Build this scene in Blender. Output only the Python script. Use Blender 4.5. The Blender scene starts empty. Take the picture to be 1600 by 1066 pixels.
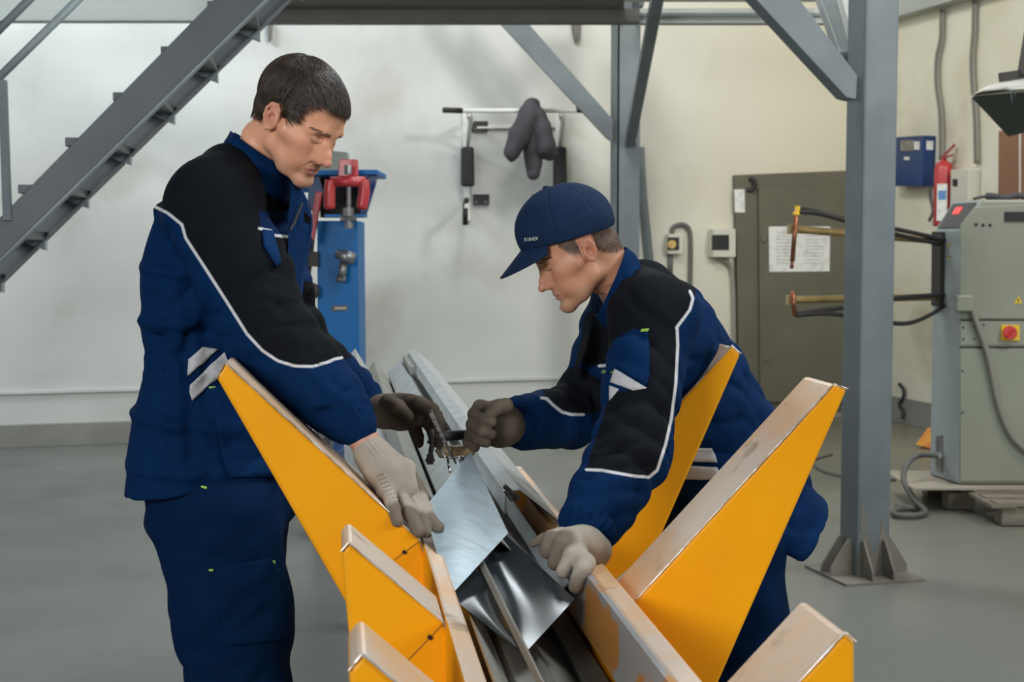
import bpy, bmesh, math, random
import numpy as np
from mathutils import Vector, Matrix, noise as mnoise
from mathutils.bvhtree import BVHTree

random.seed(7); np.random.seed(7)
SC = bpy.context.scene
COL = SC.collection

# ------------------------------------------------------------------ camera
F = 2222.2
PITCH = math.radians(3.81)
CAM = Vector((0, 0, 1.45))
cd = bpy.data.cameras.new('camera'); cam = bpy.data.objects.new('camera', cd); COL.objects.link(cam)
cam.location = CAM; cam.rotation_euler = (math.pi/2 - PITCH, 0, 0)
cd.lens = 50; cd.sensor_width = 36; cd.clip_end = 100
cd.dof.use_dof = True; cd.dof.focus_distance = 2.62; cd.dof.aperture_fstop = 9.0
SC.camera = cam

# ------------------------------------------------------------------ world and lights
wd = bpy.data.worlds.new('world'); SC.world = wd; wd.use_nodes = True
nt = wd.node_tree; bg = nt.nodes['Background']
bg.inputs[0].default_value = (0.84, 0.92, 1.0, 1); bg.inputs[1].default_value = 0.13

def area(name, loc, target, sx, sy, power, col, spread=180):
    l = bpy.data.lights.new(name, 'AREA'); l.shape = 'RECTANGLE'; l.size = sx; l.size_y = sy
    l.energy = power; l.color = col; l.spread = math.radians(spread)
    o = bpy.data.objects.new(name, l); COL.objects.link(o); o.location = loc
    o.rotation_euler = (Vector(target) - Vector(loc)).to_track_quat('-Z', 'Y').to_euler()
    return o
# unseen area lamps standing in for hall daylight
area('window_daylight_right', (6.0, 0.2, 3.8), (0.2, 3.6, 1.0), 3.0, 2.0, 210, (0.93, 0.97, 1.0))
area('roof_light_right', (4.3, 5.0, 5.2), (-1.4, 10.8, 2.6), 1.2, 0.8, 88, (1.0, 0.98, 0.93), 120)
area('wall_wash_left', (-4.2, 8.2, 5.1), (-3.6, 10.4, 3.9), 3.0, 0.6, 112, (0.86, 0.96, 1.0), 130)  # added lamp that brightens the upper left of the back wall
area('side_fill', (5.6, 5.4, 3.2), (0.4, 3.0, 1.2), 1.6, 1.6, 170, (0.90, 0.96, 1.0), 100)  # added fill for the capped man's back and the other man's face
area('roof_light_middle', (-0.2, 8.4, 5.2), (0.3, 11.0, 3.0), 2.0, 0.6, 36, (0.95, 0.98, 1.0))
area('roof_light', (1.7, 3.6, 5.0), (0.5, 2.8, 0.8), 1.6, 1.2, 130, (0.93, 0.97, 1.0))
area('window_daylight_behind', (-3.5, -4.0, 3.2), (0.2, 4.0, 1.0), 3.0, 2.0, 150, (0.95, 0.98, 1.0), 120)
area('sheet_highlight_lamp', (0.55, 9.0, 4.35), (0.3, 2.0, 0.8), 1.1, 0.6, 34, (0.88, 0.95, 1.0))  # lamp added to give the dark sheet its highlight
area('right_wall_wash', (0.4, 7.4, 5.0), (3.9, 9.8, 1.9), 1.2, 0.8, 90, (1.0, 0.97, 0.90))  # added lamp that brightens the right wall

SC.view_settings.view_transform = 'Standard'; SC.view_settings.look = 'None'
SC.view_settings.gamma = 1.0; SC.view_settings.use_curve_mapping = False
SC.view_settings.exposure = 0.0

# ------------------------------------------------------------------ placing
def V(*a): return Vector(a)
def ray(px, py):
    a = (px - 800)/F; b = -(py - 533)/F
    c, s = math.cos(PITCH), math.sin(PITCH)
    return Vector((a, c + b*s, -s + b*c))
def at(px, py, Y):
    r = ray(px, py); return CAM + r*(Y/r.y)
def on_plane(px, py, p0, n):
    r = ray(px, py); return CAM + r*((Vector(p0) - CAM).dot(n)/r.dot(n))

# ------------------------------------------------------------------ materials
def material(name, col, rough=0.6, metal=0.0, col2=None, nscale=6.0, namount=1.0, lo=0.35, hi=0.65,
             bump=0.0, bscale=80.0, col3=None, n3=2.0, lo3=0.55, hi3=0.7, aniso=(1, 1, 1), emis=None, rough2=None,
             coat=0.0, detail=4.0, sheen=0.0, spec=None):
    m = bpy.data.materials.new(name); m.use_nodes = True
    t = m.node_tree; n = t.nodes; L = t.links; b = n['Principled BSDF']
    b.inputs['Roughness'].default_value = rough; b.inputs['Metallic'].default_value = metal
    b.inputs['Coat Weight'].default_value = coat; b.inputs['Sheen Weight'].default_value = sheen
    if spec is not None: b.inputs['Specular IOR Level'].default_value = spec
    tc = n.new('ShaderNodeTexCoord'); mp = n.new('ShaderNodeMapping'); mp.inputs['Scale'].default_value = aniso
    L.new(tc.outputs['Object'], mp.inputs['Vector'])
    def noise(s, d=detail):
        q = n.new('ShaderNodeTexNoise'); q.inputs['Scale'].default_value = s; q.inputs['Detail'].default_value = d
        L.new(mp.outputs[0], q.inputs['Vector']); return q
    def ramp(src, a, c):
        q = n.new('ShaderNodeMapRange'); q.inputs[1].default_value = a; q.inputs[2].default_value = c
        L.new(src, q.inputs[0]); return q.outputs[0]
    src = None
    if col2 is not None:
        f = ramp(noise(nscale).outputs['Fac'], lo, hi)
        mx = n.new('ShaderNodeMix'); mx.data_type = 'RGBA'
        mx.inputs[6].default_value = (*col, 1); mx.inputs[7].default_value = (*[a + (c - a)*namount for a, c in zip(col, col2)], 1)
        L.new(f, mx.inputs[0]); src = mx.outputs[2]
        if rough2 is not None:
            r = n.new('ShaderNodeMapRange'); r.inputs[3].default_value = rough; r.inputs[4].default_value = rough2
            L.new(f, r.inputs[0]); L.new(r.outputs[0], b.inputs['Roughness'])
    if col3 is not None:
        f3 = ramp(noise(n3, 8).outputs['Fac'], lo3, hi3)
        mx = n.new('ShaderNodeMix'); mx.data_type = 'RGBA'
        if src: L.new(src, mx.inputs[6])
        else: mx.inputs[6].default_value = (*col, 1)
        mx.inputs[7].default_value = (*col3, 1); L.new(f3, mx.inputs[0]); src = mx.outputs[2]
    if src: L.new(src, b.inputs['Base Color'])
    else: b.inputs['Base Color'].default_value = (*col, 1)
    if bump:
        bp = n.new('ShaderNodeBump'); bp.inputs['Strength'].default_value = bump; bp.inputs['Distance'].default_value = 0.01
        L.new(noise(bscale, 3).outputs['Fac'], bp.inputs['Height']); L.new(bp.outputs[0], b.inputs['Normal'])
    if emis:
        b.inputs['Emission Color'].default_value = (*emis[:3], 1); b.inputs['Emission Strength'].default_value = emis[3]
    return m

M = {}
M['wall'] = material('plaster', (.63, .645, .62), .9, col2=(.55, .56, .535), nscale=1.2, col3=(.36, .34, .29), n3=1.3, lo3=.55, hi3=.85, bump=.12, bscale=5)
M['wall_warm'] = material('yellowed_plaster', (.66, .62, .47), .9, col2=(.74, .71, .60), nscale=1.5, col3=(.38, .32, .20), n3=1.3, lo3=.58, hi3=.85, bump=.15, bscale=5)
M['plinth'] = material('plinth_paint', (.22, .22, .195), .8, col2=(.27, .27, .245), nscale=3, col3=(.40, .41, .39), n3=4, lo3=.66, hi3=.8)
M['floor'] = material('floor_paint', (.155, .165, .155), .45, col2=(.19, .20, .185), nscale=.9, col3=(.12, .118, .105), n3=1.6, lo3=.56, hi3=.85, bump=.05, bscale=20, rough2=.30)
M['grey_steel'] = material('grey_painted_steel', (.125, .150, .160), .5, col2=(.16, .185, .195), nscale=4, bump=.05, bscale=60)
M['grey_dark'] = material('dark_grey_painted_steel', (.055, .065, .072), .42, col2=(.07, .082, .09), nscale=4)
M['grey_light'] = material('light_grey_painted_steel', (.30, .35, .37), .45, col2=(.22, .26, .28), nscale=6)
M['bare_patch'] = material('scraped_filler', (.22, .20, .165), .9, col2=(.15, .14, .115), nscale=8)
M['beam_pale'] = material('pale_board', (.42, .45, .43), .7, col2=(.36, .38, .36), nscale=2, aniso=(.2, 1, 4))
M['beam_dark'] = material('dull_board', (.17, .165, .15), .8, col2=(.13, .125, .11), nscale=2)
M['white_paint'] = material('white_paint', (.74, .74, .70), .7, col2=(.66, .66, .61), nscale=3)
M['orange'] = material('orange_enamel', (.95, .40, .001), .48, col2=(.90, .36, .001), nscale=5, col3=(.35, .16, .02), n3=11, lo3=.70, hi3=.80, bump=.03, bscale=40, spec=.3)
M['orange_worn'] = material('worn_orange_flange', (.78, .47, .24), .38, metal=.2, col2=(.72, .60, .49), nscale=6, col3=(.22, .12, .05), n3=10, lo3=.62, hi3=.78, bump=.05, bscale=50)
M['edge_bare'] = material('rubbed_bare_edge', (.50, .50, .50), .35, metal=.8, col2=(.35, .25, .15), nscale=60)
M['galv'] = material('galvanised_steel', (.58, .61, .62), .42, metal=.6, col2=(.48, .51, .52), nscale=9, bump=.02, bscale=30, rough2=.5)
M['galv_dull'] = material('dull_galvanised_steel', (.34, .345, .31), .5, metal=.5, col2=(.27, .27, .24), nscale=7, bump=.03, bscale=30)
M['galv_bright'] = material('bright_sheet', (.38, .46, .49), .30, metal=.8, col2=(.26, .32, .35), nscale=26, bump=.05, bscale=14, rough2=.44, aniso=(1, 2, 1), lo=.3, hi=.7)
M['dark_sheet'] = material('oiled_dark_sheet', (.016, .024, .027), .21, metal=.0, col2=(.012, .018, .021), nscale=6, bump=.04, bscale=5, spec=.26)
M['worn_channel'] = material('worn_channel', (.40, .41, .42), .36, metal=.45, col2=(.60, .28, .07), nscale=7, lo=.43, hi=.47, col3=(.16, .13, .10), n3=22, lo3=.62, hi3=.8, detail=9, aniso=(1, .4, 1))
M['black'] = material('black_plastic', (.012, .012, .013), .5)
M['rubber'] = material('black_rubber', (.02, .02, .022), .6)
M['cable'] = material('grey_cable', (.11, .11, .10), .6)
M['cable_light'] = material('beige_cable', (.25, .24, .20), .6)
M['chrome'] = material('chrome', (.62, .63, .64), .16, metal=1)
M['steel'] = material('plain_steel', (.33, .33, .33), .38, metal=.8, col2=(.22, .22, .22), nscale=20)
M['seam'] = material('seam_line', (.30, .13, .02), .8)  # orange-brown line along the arm seams
M['cast'] = material('dark_cast_iron', (.05, .045, .04), .6, metal=.4)
M['wood'] = material('pale_wood_handle', (.62, .47, .27), .5, col2=(.52, .37, .20), nscale=12, aniso=(1, 1, 6))
M['pallet'] = material('grey_pallet_wood', (.25, .22, .17), .85, col2=(.17, .145, .11), nscale=5, aniso=(1, 6, 6), bump=.2, bscale=30)
M['blue'] = material('blue_enamel', (.002, .125, .36), .45, col2=(.002, .11, .32), nscale=3, spec=.3)
M['blue_dark'] = material('dark_blue_enamel', (.01, .045, .16), .4, col2=(.012, .04, .13), nscale=5)
M['red'] = material('red_enamel', (.50, .035, .04), .38, col2=(.40, .03, .035), nscale=7, coat=.2)
M['cabinet'] = material('pale_green_grey_enamel', (.28, .30, .235), .42, col2=(.25, .27, .21), nscale=3, col3=(.18, .18, .16), n3=7, lo3=.7, hi3=.85)
M['cabinet_side'] = material('blue_grey_enamel', (.33, .38, .385), .45, col2=(.29, .33, .335), nscale=3)
M['door'] = material('dull_door_paint', (.13, .122, .085), .6, col2=(.11, .105, .072), nscale=2.5)
M['paper'] = material('paper', (.74, .74, .70), .8, col2=(.62, .62, .58), nscale=16, lo=.5, hi=.6)
M['plastic_white'] = material('aged_white_plastic', (.58, .56, .48), .5)
M['brass'] = material('brass', (.50, .37, .17), .34, metal=.85, col2=(.34, .25, .12), nscale=12)
M['copper'] = material('copper', (.36, .14, .075), .35, metal=.85, col2=(.25, .10, .06), nscale=20)
M['yellow'] = material('yellow_sticker', (.80, .55, .02), .5)
M['redknob'] = material('red_knob', (.55, .02, .02), .4)
M['led'] = material('red_digits', (.6, .02, .02), .4, emis=(1.0, .05, .05, 2.2))
M['brown_board'] = material('brown_board', (.27, .135, .075), .6, col2=(.23, .115, .065), nscale=3)
M['hood_in'] = material('hood_dark_green', (.035, .045, .04), .6)
M['hood_out'] = material('hood_cream', (.62, .61, .55), .5)
M['lime'] = material('lime_thread', (.35, .60, .08), .7)
M['silver_tape'] = material('silver_reflective_tape', (.52, .52, .53), .55, col2=(.44, .44, .46), nscale=40, bump=.1, bscale=200)
M['dark_cloth'] = material('charcoal_cloth', (.045, .043, .05), .8, col2=(.065, .062, .072), nscale=9, bump=.2, bscale=18)
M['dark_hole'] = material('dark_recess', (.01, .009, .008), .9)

# ------------------------------------------------------------------ object helpers
def props(o, label=None, cat=None, group=None, kind=None):
    if label: o['label'] = label
    if cat: o['category'] = cat
    if group: o['group'] = group
    if kind: o['kind'] = kind
    return o
def empty(name, loc, label=None, cat=None, group=None):
    o = bpy.data.objects.new(name, None); COL.objects.link(o); o.location = loc; o.empty_display_size = .1
    return props(o, label, cat, group)
def wloc(o):
    p = Vector((0, 0, 0))
    while o is not None: p += o.location; o = o.parent
    return p
def mesh(name, verts, faces, mats, parent=None, smooth=False, fm=None, bevel=0, label=None, cat=None, group=None, kind=None, fix=True):
    """verts in world space; faces = index lists; mats = a material or a list with fm = slot per face"""
    vs = np.array([tuple(v) for v in verts], float)
    if parent is not None: org = wloc(parent); loc = Vector((0, 0, 0))
    else:
        mn, mxx = vs.min(0), vs.max(0); org = Vector(((mn[0]+mxx[0])/2, (mn[1]+mxx[1])/2, mn[2])); loc = org
    me = bpy.data.meshes.new(name)
    me.from_pydata((vs - np.array(org)).tolist(), [], [list(f) for f in faces])
    if fix:
        bm = bmesh.new(); bm.from_mesh(me); bmesh.ops.recalc_face_normals(bm, faces=bm.faces); bm.to_mesh(me); bm.free()
    for m in (mats if isinstance(mats, (list, tuple)) else [mats]): me.materials.append(m)
    if fm is not None: me.polygons.foreach_set('material_index', list(fm))
    if smooth: me.polygons.foreach_set('use_smooth', [True]*len(me.polygons))
    o = bpy.data.objects.new(name, me); COL.objects.link(o); o.location = loc
    if parent is not None: o.parent = parent
    if bevel:
        b = o.modifiers.new('bevel', 'BEVEL'); b.width = bevel; b.segments = 2; b.limit_method = 'ANGLE'; b.angle_limit = math.radians(35)
    return props(o, label, cat, group, kind)

class B:
    """collects primitive shapes (world space) into one mesh"""
    def __init__(s): s.v = []; s.f = []; s.m = []; s.cur = 0
    def add(s, vs, fs, m=None):
        k = len(s.v); s.v += [Vector(v) for v in vs]; s.f += [[i + k for i in f] for f in fs]; s.m += [s.cur if m is None else m]*len(fs); return s
    def box(s, c, size, rot=None, m=None):
        c = Vector(c); h = Vector(size)/2
        vs = []
        for z in (-1, 1):
            for x, y in ((-1, -1), (1, -1), (1, 1), (-1, 1)):
                p = Vector((x*h.x, y*h.y, z*h.z)); vs.append(c + (rot @ p if rot else p))
        return s.add(vs, [(3, 2, 1, 0), (4, 5, 6, 7), (0, 1, 5, 4), (1, 2, 6, 5), (2, 3, 7, 6), (3, 0, 4, 7)], m)
    def prism(s, pts, off, m=None, mside=None):
        pts = [Vector(p) for p in pts]; n = len(pts); off = Vector(off)
        s.add(pts + [p + off for p in pts], [list(range(n)), list(range(2*n - 1, n - 1, -1))], m)
        k = len(s.v) - 2*n
        for i in range(n):
            j = (i + 1) % n
            s.f.append([k+i, k+n+i, k+n+j, k+j]); s.m.append((s.cur if m is None else m) if mside is None else (mside[i] if isinstance(mside, (list, tuple)) else mside))
        return s
    def bar(s, a, b, w, h, up=(0, 0, 1), m=None):
        a, b = Vector(a), Vector(b); d = (b - a).normalized(); u = Vector(up); x = d.cross(u).normalized(); z = x.cross(d)
        q = [x*(-w/2) + z*(-h/2), x*(w/2) + z*(-h/2), x*(w/2) + z*(h/2), x*(-w/2) + z*(h/2)]
        return s.prism([a + p for p in q], b - a, m)
    def tube(s, pts, r, n=10, m=None, cap=True, taper=None, close=False):
        pts = [Vector(p) for p in pts]; N = len(pts); rs = r if isinstance(r, (list, tuple)) else [r]*N
        prev = None; rings = []
        for i, p in enumerate(pts):
            if close: t = pts[(i+1) % N] - pts[i-1]
            else: t = (pts[min(i+1, N-1)] - pts[max(i-1, 0)])
            t.normalize()
            if prev is None:
                a = Vector((0, 0, 1)) if abs(t.z) < .9 else Vector((1, 0, 0)); x = t.cross(a).normalized()
            else:
                x = (prev - t*prev.dot(t)).normalized()
            prev = x; y = t.cross(x)
            rings.append([p + (x*math.cos(2*math.pi*k/n) + y*math.sin(2*math.pi*k/n))*rs[i] for k in range(n)])
        vs = [v for rg in rings for v in rg]; fs = []
        for i in range(N if close else N-1):
            j = (i + 1) % N
            for k in range(n):
                fs.append([i*n+k, i*n+(k+1) % n, j*n+(k+1) % n, j*n+k])
        if cap and not close: fs += [list(range(n-1, -1, -1)), list(range((N-1)*n, N*n))]
        return s.add(vs, fs, m)
    def cyl(s, a, b, r, n=16, m=None, r2=None): return s.tube([a, b], [r, r if r2 is None else r2], n, m)
    def sphere(s, c, r, n=12, m=None, sc=(1, 1, 1)):
        c = Vector(c); vs = []; fs = []
        for i in range(n+1):
            th = math.pi*i/n
            for k in range(n): ph = 2*math.pi*k/n; vs.append(c + Vector((math.sin(th)*math.cos(ph)*r*sc[0], math.sin(th)*math.sin(ph)*r*sc[1], math.cos(th)*r*sc[2])))
        for i in range(n):
            for k in range(n): fs.append([i*n+k, (i+1)*n+k, (i+1)*n+(k+1) % n, i*n+(k+1) % n])
        return s.add(vs, fs, m)
    def ribbon(s, line, ext, t, m=None):
        """folded sheet: open polyline of points, extruded by ext, of thickness t"""
        line = [Vector(p) for p in line]; e = Vector(ext).normalized(); N = len(line); nr = []
        for i in range(N):
            d = (line[min(i+1, N-1)] - line[max(i-1, 0)]).normalized(); nr.append(d.cross(e).normalized())
        poly = [line[i] + nr[i]*t/2 for i in range(N)] + [line[i] - nr[i]*t/2 for i in reversed(range(N))]
        k = len(s.v); L2 = len(poly)
        s.add(poly + [p + Vector(ext) for p in poly], [])
        for i in range(L2):
            j = (i+1) % L2; s.f.append([k+i, k+L2+i, k+L2+j, k+j]); s.m.append(s.cur if m is None else m)
        for i in range(N-1):
            a, b_, c, d_ = i, i+1, L2-2-i, L2-1-i
            s.f.append([k+a, k+b_, k+c, k+d_]); s.m.append(s.cur if m is None else m)
            s.f.append([k+L2+a, k+L2+d_, k+L2+c, k+L2+b_]); s.m.append(s.cur if m is None else m)
        return s
    def out(s, name, mats, parent=None, **kw):
        multi = isinstance(mats, (list, tuple))
        return mesh(name, s.v, s.f, mats, parent, fm=s.m if multi else None, **kw)
def spline(pts, n=8):
    pts = [Vector(p) for p in pts]; out = []
    P = [pts[0]*2 - pts[1]] + pts + [pts[-1]*2 - pts[-2]]
    for i in range(1, len(P)-2):
        for k in range(n):
            t = k/n; a, b, c, d = P[i-1], P[i], P[i+1], P[i+2]
            out.append(.5*((2*b) + (c-a)*t + (2*a-5*b+4*c-d)*t*t + (3*b-a-3*c+d)*t**3))
    return out + [pts[-1]]
# ================================================================== ROOM
def floor_pt(px, py): return on_plane(px, py, (0, 0, 0), Vector((0, 0, 1)))
WA = floor_pt(0, 700); WB = floor_pt(1230, 655)
wx = (WB - WA).normalized(); wn = Vector((wx.y, -wx.x, 0))           # wn points into the room
RW = floor_pt(1440, 668)
corner = WA + wx*(RW - WA).dot(wx)
def wp(px, py, off=0.0): return on_plane(px, py, WA + wn*off, wn)      # a point on the back wall
rn = -wx                                                                # right wall normal, into the room
def rp(px, py, off=0.0): return on_plane(px, py, corner + rn*off, rn)

b = B(); b.box((0, 3, -.05), (26, 26, .1)); b.out('floor', M['floor'], kind='structure')
# back wall: one slab, long to the left
WH = 6.0
b = B(); q = WA - wx*7
b.prism([q, corner, corner + V(0, 0, WH), q + V(0, 0, WH)], -wn*.25); ow = b.out('wall_back', M['wall'], kind='structure')
b = B(); e = corner + wn*11
b.prism([corner - wn*.25, e, e + V(0, 0, WH), corner - wn*.25 + V(0, 0, WH)], -rn*.25); b.out('wall_right', M['wall_warm'], kind='structure')
# the yellowing of the back wall towards the corner: give wall_back a left-to-right blend of the two plasters
def blend_wall(m, m2col, centre, width):
    t = m.node_tree; n = t.nodes; L = t.links; bs = n['Principled BSDF']
    old = bs.inputs['Base Color'].links[0].from_socket
    g = n.new('ShaderNodeNewGeometry'); dp = n.new('ShaderNodeVectorMath'); dp.operation = 'DOT_PRODUCT'; dp.inputs[1].default_value = wx
    L.new(g.outputs['Position'], dp.inputs[0]); nz = n.new('ShaderNodeTexNoise'); nz.inputs['Scale'].default_value = .8
    ad = n.new('ShaderNodeMath'); ad.operation = 'MULTIPLY_ADD'; ad.inputs[1].default_value = 2.0; L.new(nz.outputs['Fac'], ad.inputs[0]); L.new(dp.outputs['Value'], ad.inputs[2])
    mr = n.new('ShaderNodeMapRange'); mr.inputs[1].default_value = centre - width + 1; mr.inputs[2].default_value = centre + width + 1; mr.interpolation_type = 'SMOOTHSTEP'
    L.new(ad.outputs[0], mr.inputs[0]); mx = n.new('ShaderNodeMix'); mx.data_type = 'RGBA'; mx.inputs[7].default_value = (*m2col, 1)
    L.new(old, mx.inputs[6]); L.new(mr.outputs[0], mx.inputs[0]); L.new(mx.outputs[2], bs.inputs['Base Color'])
blend_wall(M['wall'], (.66, .615, .47), (wp(1050, 300)).dot(wx), 1.7)
blend_wall(M['floor'], (.21, .195, .135), (wp(1150, 300)).dot(wx), 3.0)

# painted plinth along the foot of both walls, low ledge above it
def wall_strip(name, mat, z0, z1, t, a, c, n):
    b = B(); b.prism([a + V(0, 0, z0), c + V(0, 0, z0), c + V(0, 0, z1), a + V(0, 0, z1)], n*t); return b.out(name, mat, kind='structure', bevel=.004)
wall_strip('baseboard_back', M['plinth'], 0, .165, .03, WA - wx*7, corner, wn)
wall_strip('baseboard_right', M['plinth'], 0, .21, .02, corner + wn*.031, e, rn)
tq = wp(1140, 500); tq.z = 0; wall_strip('trim_1', M['wall'], .385, .41, .025, WA - wx*7, tq, wn)
# ceiling beams of the mezzanine in front of the back wall
def frontal(px0, py0, px1, py1, Y, t, mat, name, **kw):
    b = B(); b.prism([at(px0, py1, Y), at(px1, py1, Y), at(px1, py0, Y), at(px0, py0, Y)], (0, t, 0)); return b.out(name, mat, kind='structure', **kw)
frontal(-60, -60, 402, 32, 9.2, .12, M['beam_pale'], 'trim_2')
frontal(402, -60, 1330, -2, 8.9, .12, M['white_paint'], 'trim_3')
frontal(402, 13, 1000, 34, 9.2, .14, M['beam_dark'], 'trim_4')
frontal(1000, 13, 1345, 36, 9.3, .10, M['beam_pale'], 'trim_5')
frontal(1000, 20, 1345, 25, 9.28, .02, M['grey_steel'], 'trim_6')
b = B(); b.prism([at(402, -2, 8.9), at(975, -2, 8.9), at(975, 14, 9.2), at(402, 14, 9.2)], (0, 0, .02)); b.out('trim_7', M['beam_dark'], kind='structure')
# beam along the right wall
b = B(); p0 = rp(1414, 22, .14); z = p0.z; q0 = corner + rn*.14; q0.z = z; q1 = q0 + wn*9
b.prism([q0, q1, q1 + V(0, 0, .5), q0 + V(0, 0, .5)], -rn*.13); b.out('trim_8', M['beam_pale'], kind='structure')
# dark fixing left in the wall under the beam
for i, (x, y0, y1, w) in enumerate([(421, 36, 62, 9), (899, 36, 64, 14)]):
    b = B(); b.prism([wp(x-w/2, y0), wp(x+w/2, y0), wp(x+w*.35, y1), wp(x-w*.1, y1+4), wp(x-w*.3, y1-8)], wn*.05)
    o = b.out('wall_bracket', M['beam_dark'], bevel=.004)
    props(o, ['short rusty bracket stub in the wall above the dark-haired man', 'dark bracket stub in the wall left of the thin grey column'][i], 'bracket')

stain = material('dull_wall_smudge', (.30, .29, .26), .9)
for i, (x, y, r_) in enumerate([(532, 72, 3), (786, 72, 3), (641, 455, 2.5)]):
    pass
# ------------------------------------------------------------------ big grey column with braces
CX = V(.965, .26, 0).normalized(); CY = Vector((-CX.y, CX.x, 0))
base_fl = floor_pt(1338, 906)
col = empty('steel_column', base_fl, 'thick grey steel column with flared base fins right of the capped man', 'column')
w_, d_ = .162, .162
c0 = base_fl
b = B(); b.prism([c0, c0 + CX*w_, c0 + CX*w_ + CY*d_, c0 + CY*d_], (0, 0, 3.4)); b.out('shaft', M['grey_steel'], col, bevel=.012)
cc = c0 + CX*w_/2 + CY*d_/2
b = B(); b.prism([c0 + CX*(-.11) + CY*(-.11), c0 + CX*(w_+.11) + CY*(-.11), c0 + CX*(w_+.11) + CY*(d_+.11), c0 + CX*(-.11) + CY*(d_+.11)], (0, 0, .012)); b.out('base_plate', M['bare_patch'], col)
for o_, dr in ((c0 + CX*.03, -CY), (c0 + CX*(w_-.03), -CY), (c0 + CY*.04, -CX), (c0 + CY*(d_-.04), -CX), (c0 + CX*w_ + CY*.04, CX), (c0 + CX*w_ + CY*(d_-.04), CX)):
    tn = dr.cross(V(0, 0, 1)).normalized()*.010
    b = B(); b.prism([o_ + V(0, 0, .012), o_ + dr*.105 + V(0, 0, .012), o_ + dr*.10 + V(0, 0, .05), o_ + dr*.02 + V(0, 0, .17), o_ + V(0, 0, .17)], tn); b.out('base_fin', M['bare_patch'], col)
# scraped filler tongues on the lower shaft
for pts in ([(0, 0), (1, 0), (.97, .13), (.8, .2), (.72, .25), (.68, .17), (.55, .10), (.42, .13), (.30, .19), (.16, .16), (.07, .11)],
            [(.15, .19), (.27, .2), (.22, .28), (.12, .34), (.09, .24)]):
    b = B(); b.prism([c0 + CX*(x*w_) + V(0, 0, z+.013) - CY*.0005 for x, z in pts], -CY*.0012); b.out('bare_patch', M['bare_patch'], col)
pn = -CY
def cpl(px, py, off=0.0): return on_plane(px, py, c0 + CY*off, CY)
b = B(); b.prism([cpl(1340, 118, .02), cpl(1338, 156, .02), cpl(1322, 152, .02), cpl(1172, -10, .02), cpl(1172, -60, .02), cpl(1205, -60, .02)], CY*.09); b.out('brace', M['grey_steel'], col, bevel=.004)
b = B(); b.bar(at(1326, 95, 6.3), at(1268, -60, 8.3), .08, .08); b.out('brace', M['grey_steel'], col, bevel=.004)
b = B(); b.bar(at(1340, 70, 6.25), at(1302, -60, 7.7), .05, .09); b.out('brace', M['beam_pale'], col, bevel=.004, label='pale grey brace')

# ------------------------------------------------------------------ thin column near the back wall
t0 = floor_pt(962, 690)
tc_ = empty('steel_column', t0, 'slender grey steel column standing behind the man in the cap', 'column')
Yc = t0.y
def tp(px, py, dy=0.0): return at(px, py, Yc + dy)
b = B(); x0 = tp(963, 385).x; x1 = tp(999, 385).x
b.prism([V(x0, Yc, 0), V(x1, Yc, 0), V(x1, Yc + .02, 0), V(x0, Yc + .02, 0)], (0, 0, 3.3))
b.prism([V(x0, Yc + .16, 0), V(x1, Yc + .16, 0), V(x1, Yc + .18, 0), V(x0, Yc + .18, 0)], (0, 0, 3.3))
b.prism([V(x0, Yc, 0), V(x0 - .035, Yc + .18, 0), V(x0 - .02, Yc + .18, 0), V(x0+.02, Yc, 0)], (0, 0, 3.3)); b.out('shaft', M['grey_steel'], tc_, bevel=.003)
b = B(); b.prism([V(x0-.06, Yc-.06, 0), V(x1+.06, Yc-.06, 0), V(x1+.06, Yc+.24, 0), V(x0-.06, Yc+.24, 0)], (0, 0, .012)); b.out('base_plate', M['grey_steel'], tc_)
b = B(); b.prism([tp(957, 186), tp(957, 222), tp(948, 216), tp(742, -6), tp(742, -40), tp(758, -40)], (0, .06, 0)); b.out('brace', M['grey_steel'], tc_, bevel=.003)
b = B(); b.bar(at(984, 222, Yc - .03), at(1034, -40, Yc - 1.9), .075, .075, up=(0, 1, .3)); b.out('brace', M['grey_steel'], tc_, bevel=.004)
b = B(); b.prism([tp(925, -20, -.02), tp(958, 25, -.02), tp(963, 28, -.02), tp(975, -20, -.02)], (0, .03, 0)); b.prism([tp(985, -20, -.02), tp(990, 27, -.02), tp(996, 27, -.02), tp(1003, -20, -.02)], (0, -.5, 0)); b.out('gusset', M['grey_dark'], tc_)
# conduit behind it
b = B(); b.tube(spline([wp(1000, 230, .03), wp(1004, 300, .03), wp(1010, 360, .03), wp(1016, 420, .03)]), .035, 8); b.out('wall_conduit', M['grey_steel'], label='grey conduit running down the wall right of the slender column', cat='conduit')

# ------------------------------------------------------------------ staircase
SX = V(math.cos(.137), math.sin(.137), 0); SY = Vector((-SX.y, SX.x, 0)); S0 = at(0, 385, 5.7)
def st(px, py, off=0.0): return on_plane(px, py, S0 + SY*off, SY)
stt = empty('staircase', (st(-20, 400).x, st(-20, 400).y, 0), 'grey steel staircase rising to the right at upper left', 'staircase')
def lineY(x, a, c): return a[1] + (x - a[0])*(c[1] - a[1])/(c[0] - a[0])
tA, tB = (0, 340), (333, 0); bA, bB = (0, 405), (413, 0)
x0_, x1_ = -260, 480
b = B()
def stringer(off, w, inset_top=0):
    P = [st(x0_, lineY(x0_, tA, tB), 0), st(x1_, lineY(x1_, tA, tB), 0), st(x1_, lineY(x1_, bA, bB), 0), st(x0_, lineY(x0_, bA, bB), 0)]
    return [p + SY*off for p in P]
b.prism(stringer(0, 0), SY*.012)
P = stringer(.012, 0); up = (P[0] - P[3]).normalized()*.014
b.prism([P[3], P[2], P[2] + up, P[3] + up], SY*.06); b.prism([P[0], P[1], P[1] - up, P[0] - up], SY*.06)
b.out('stringer', M['grey_dark'], stt, bevel=.003, label='near dark grey stringer')
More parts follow.
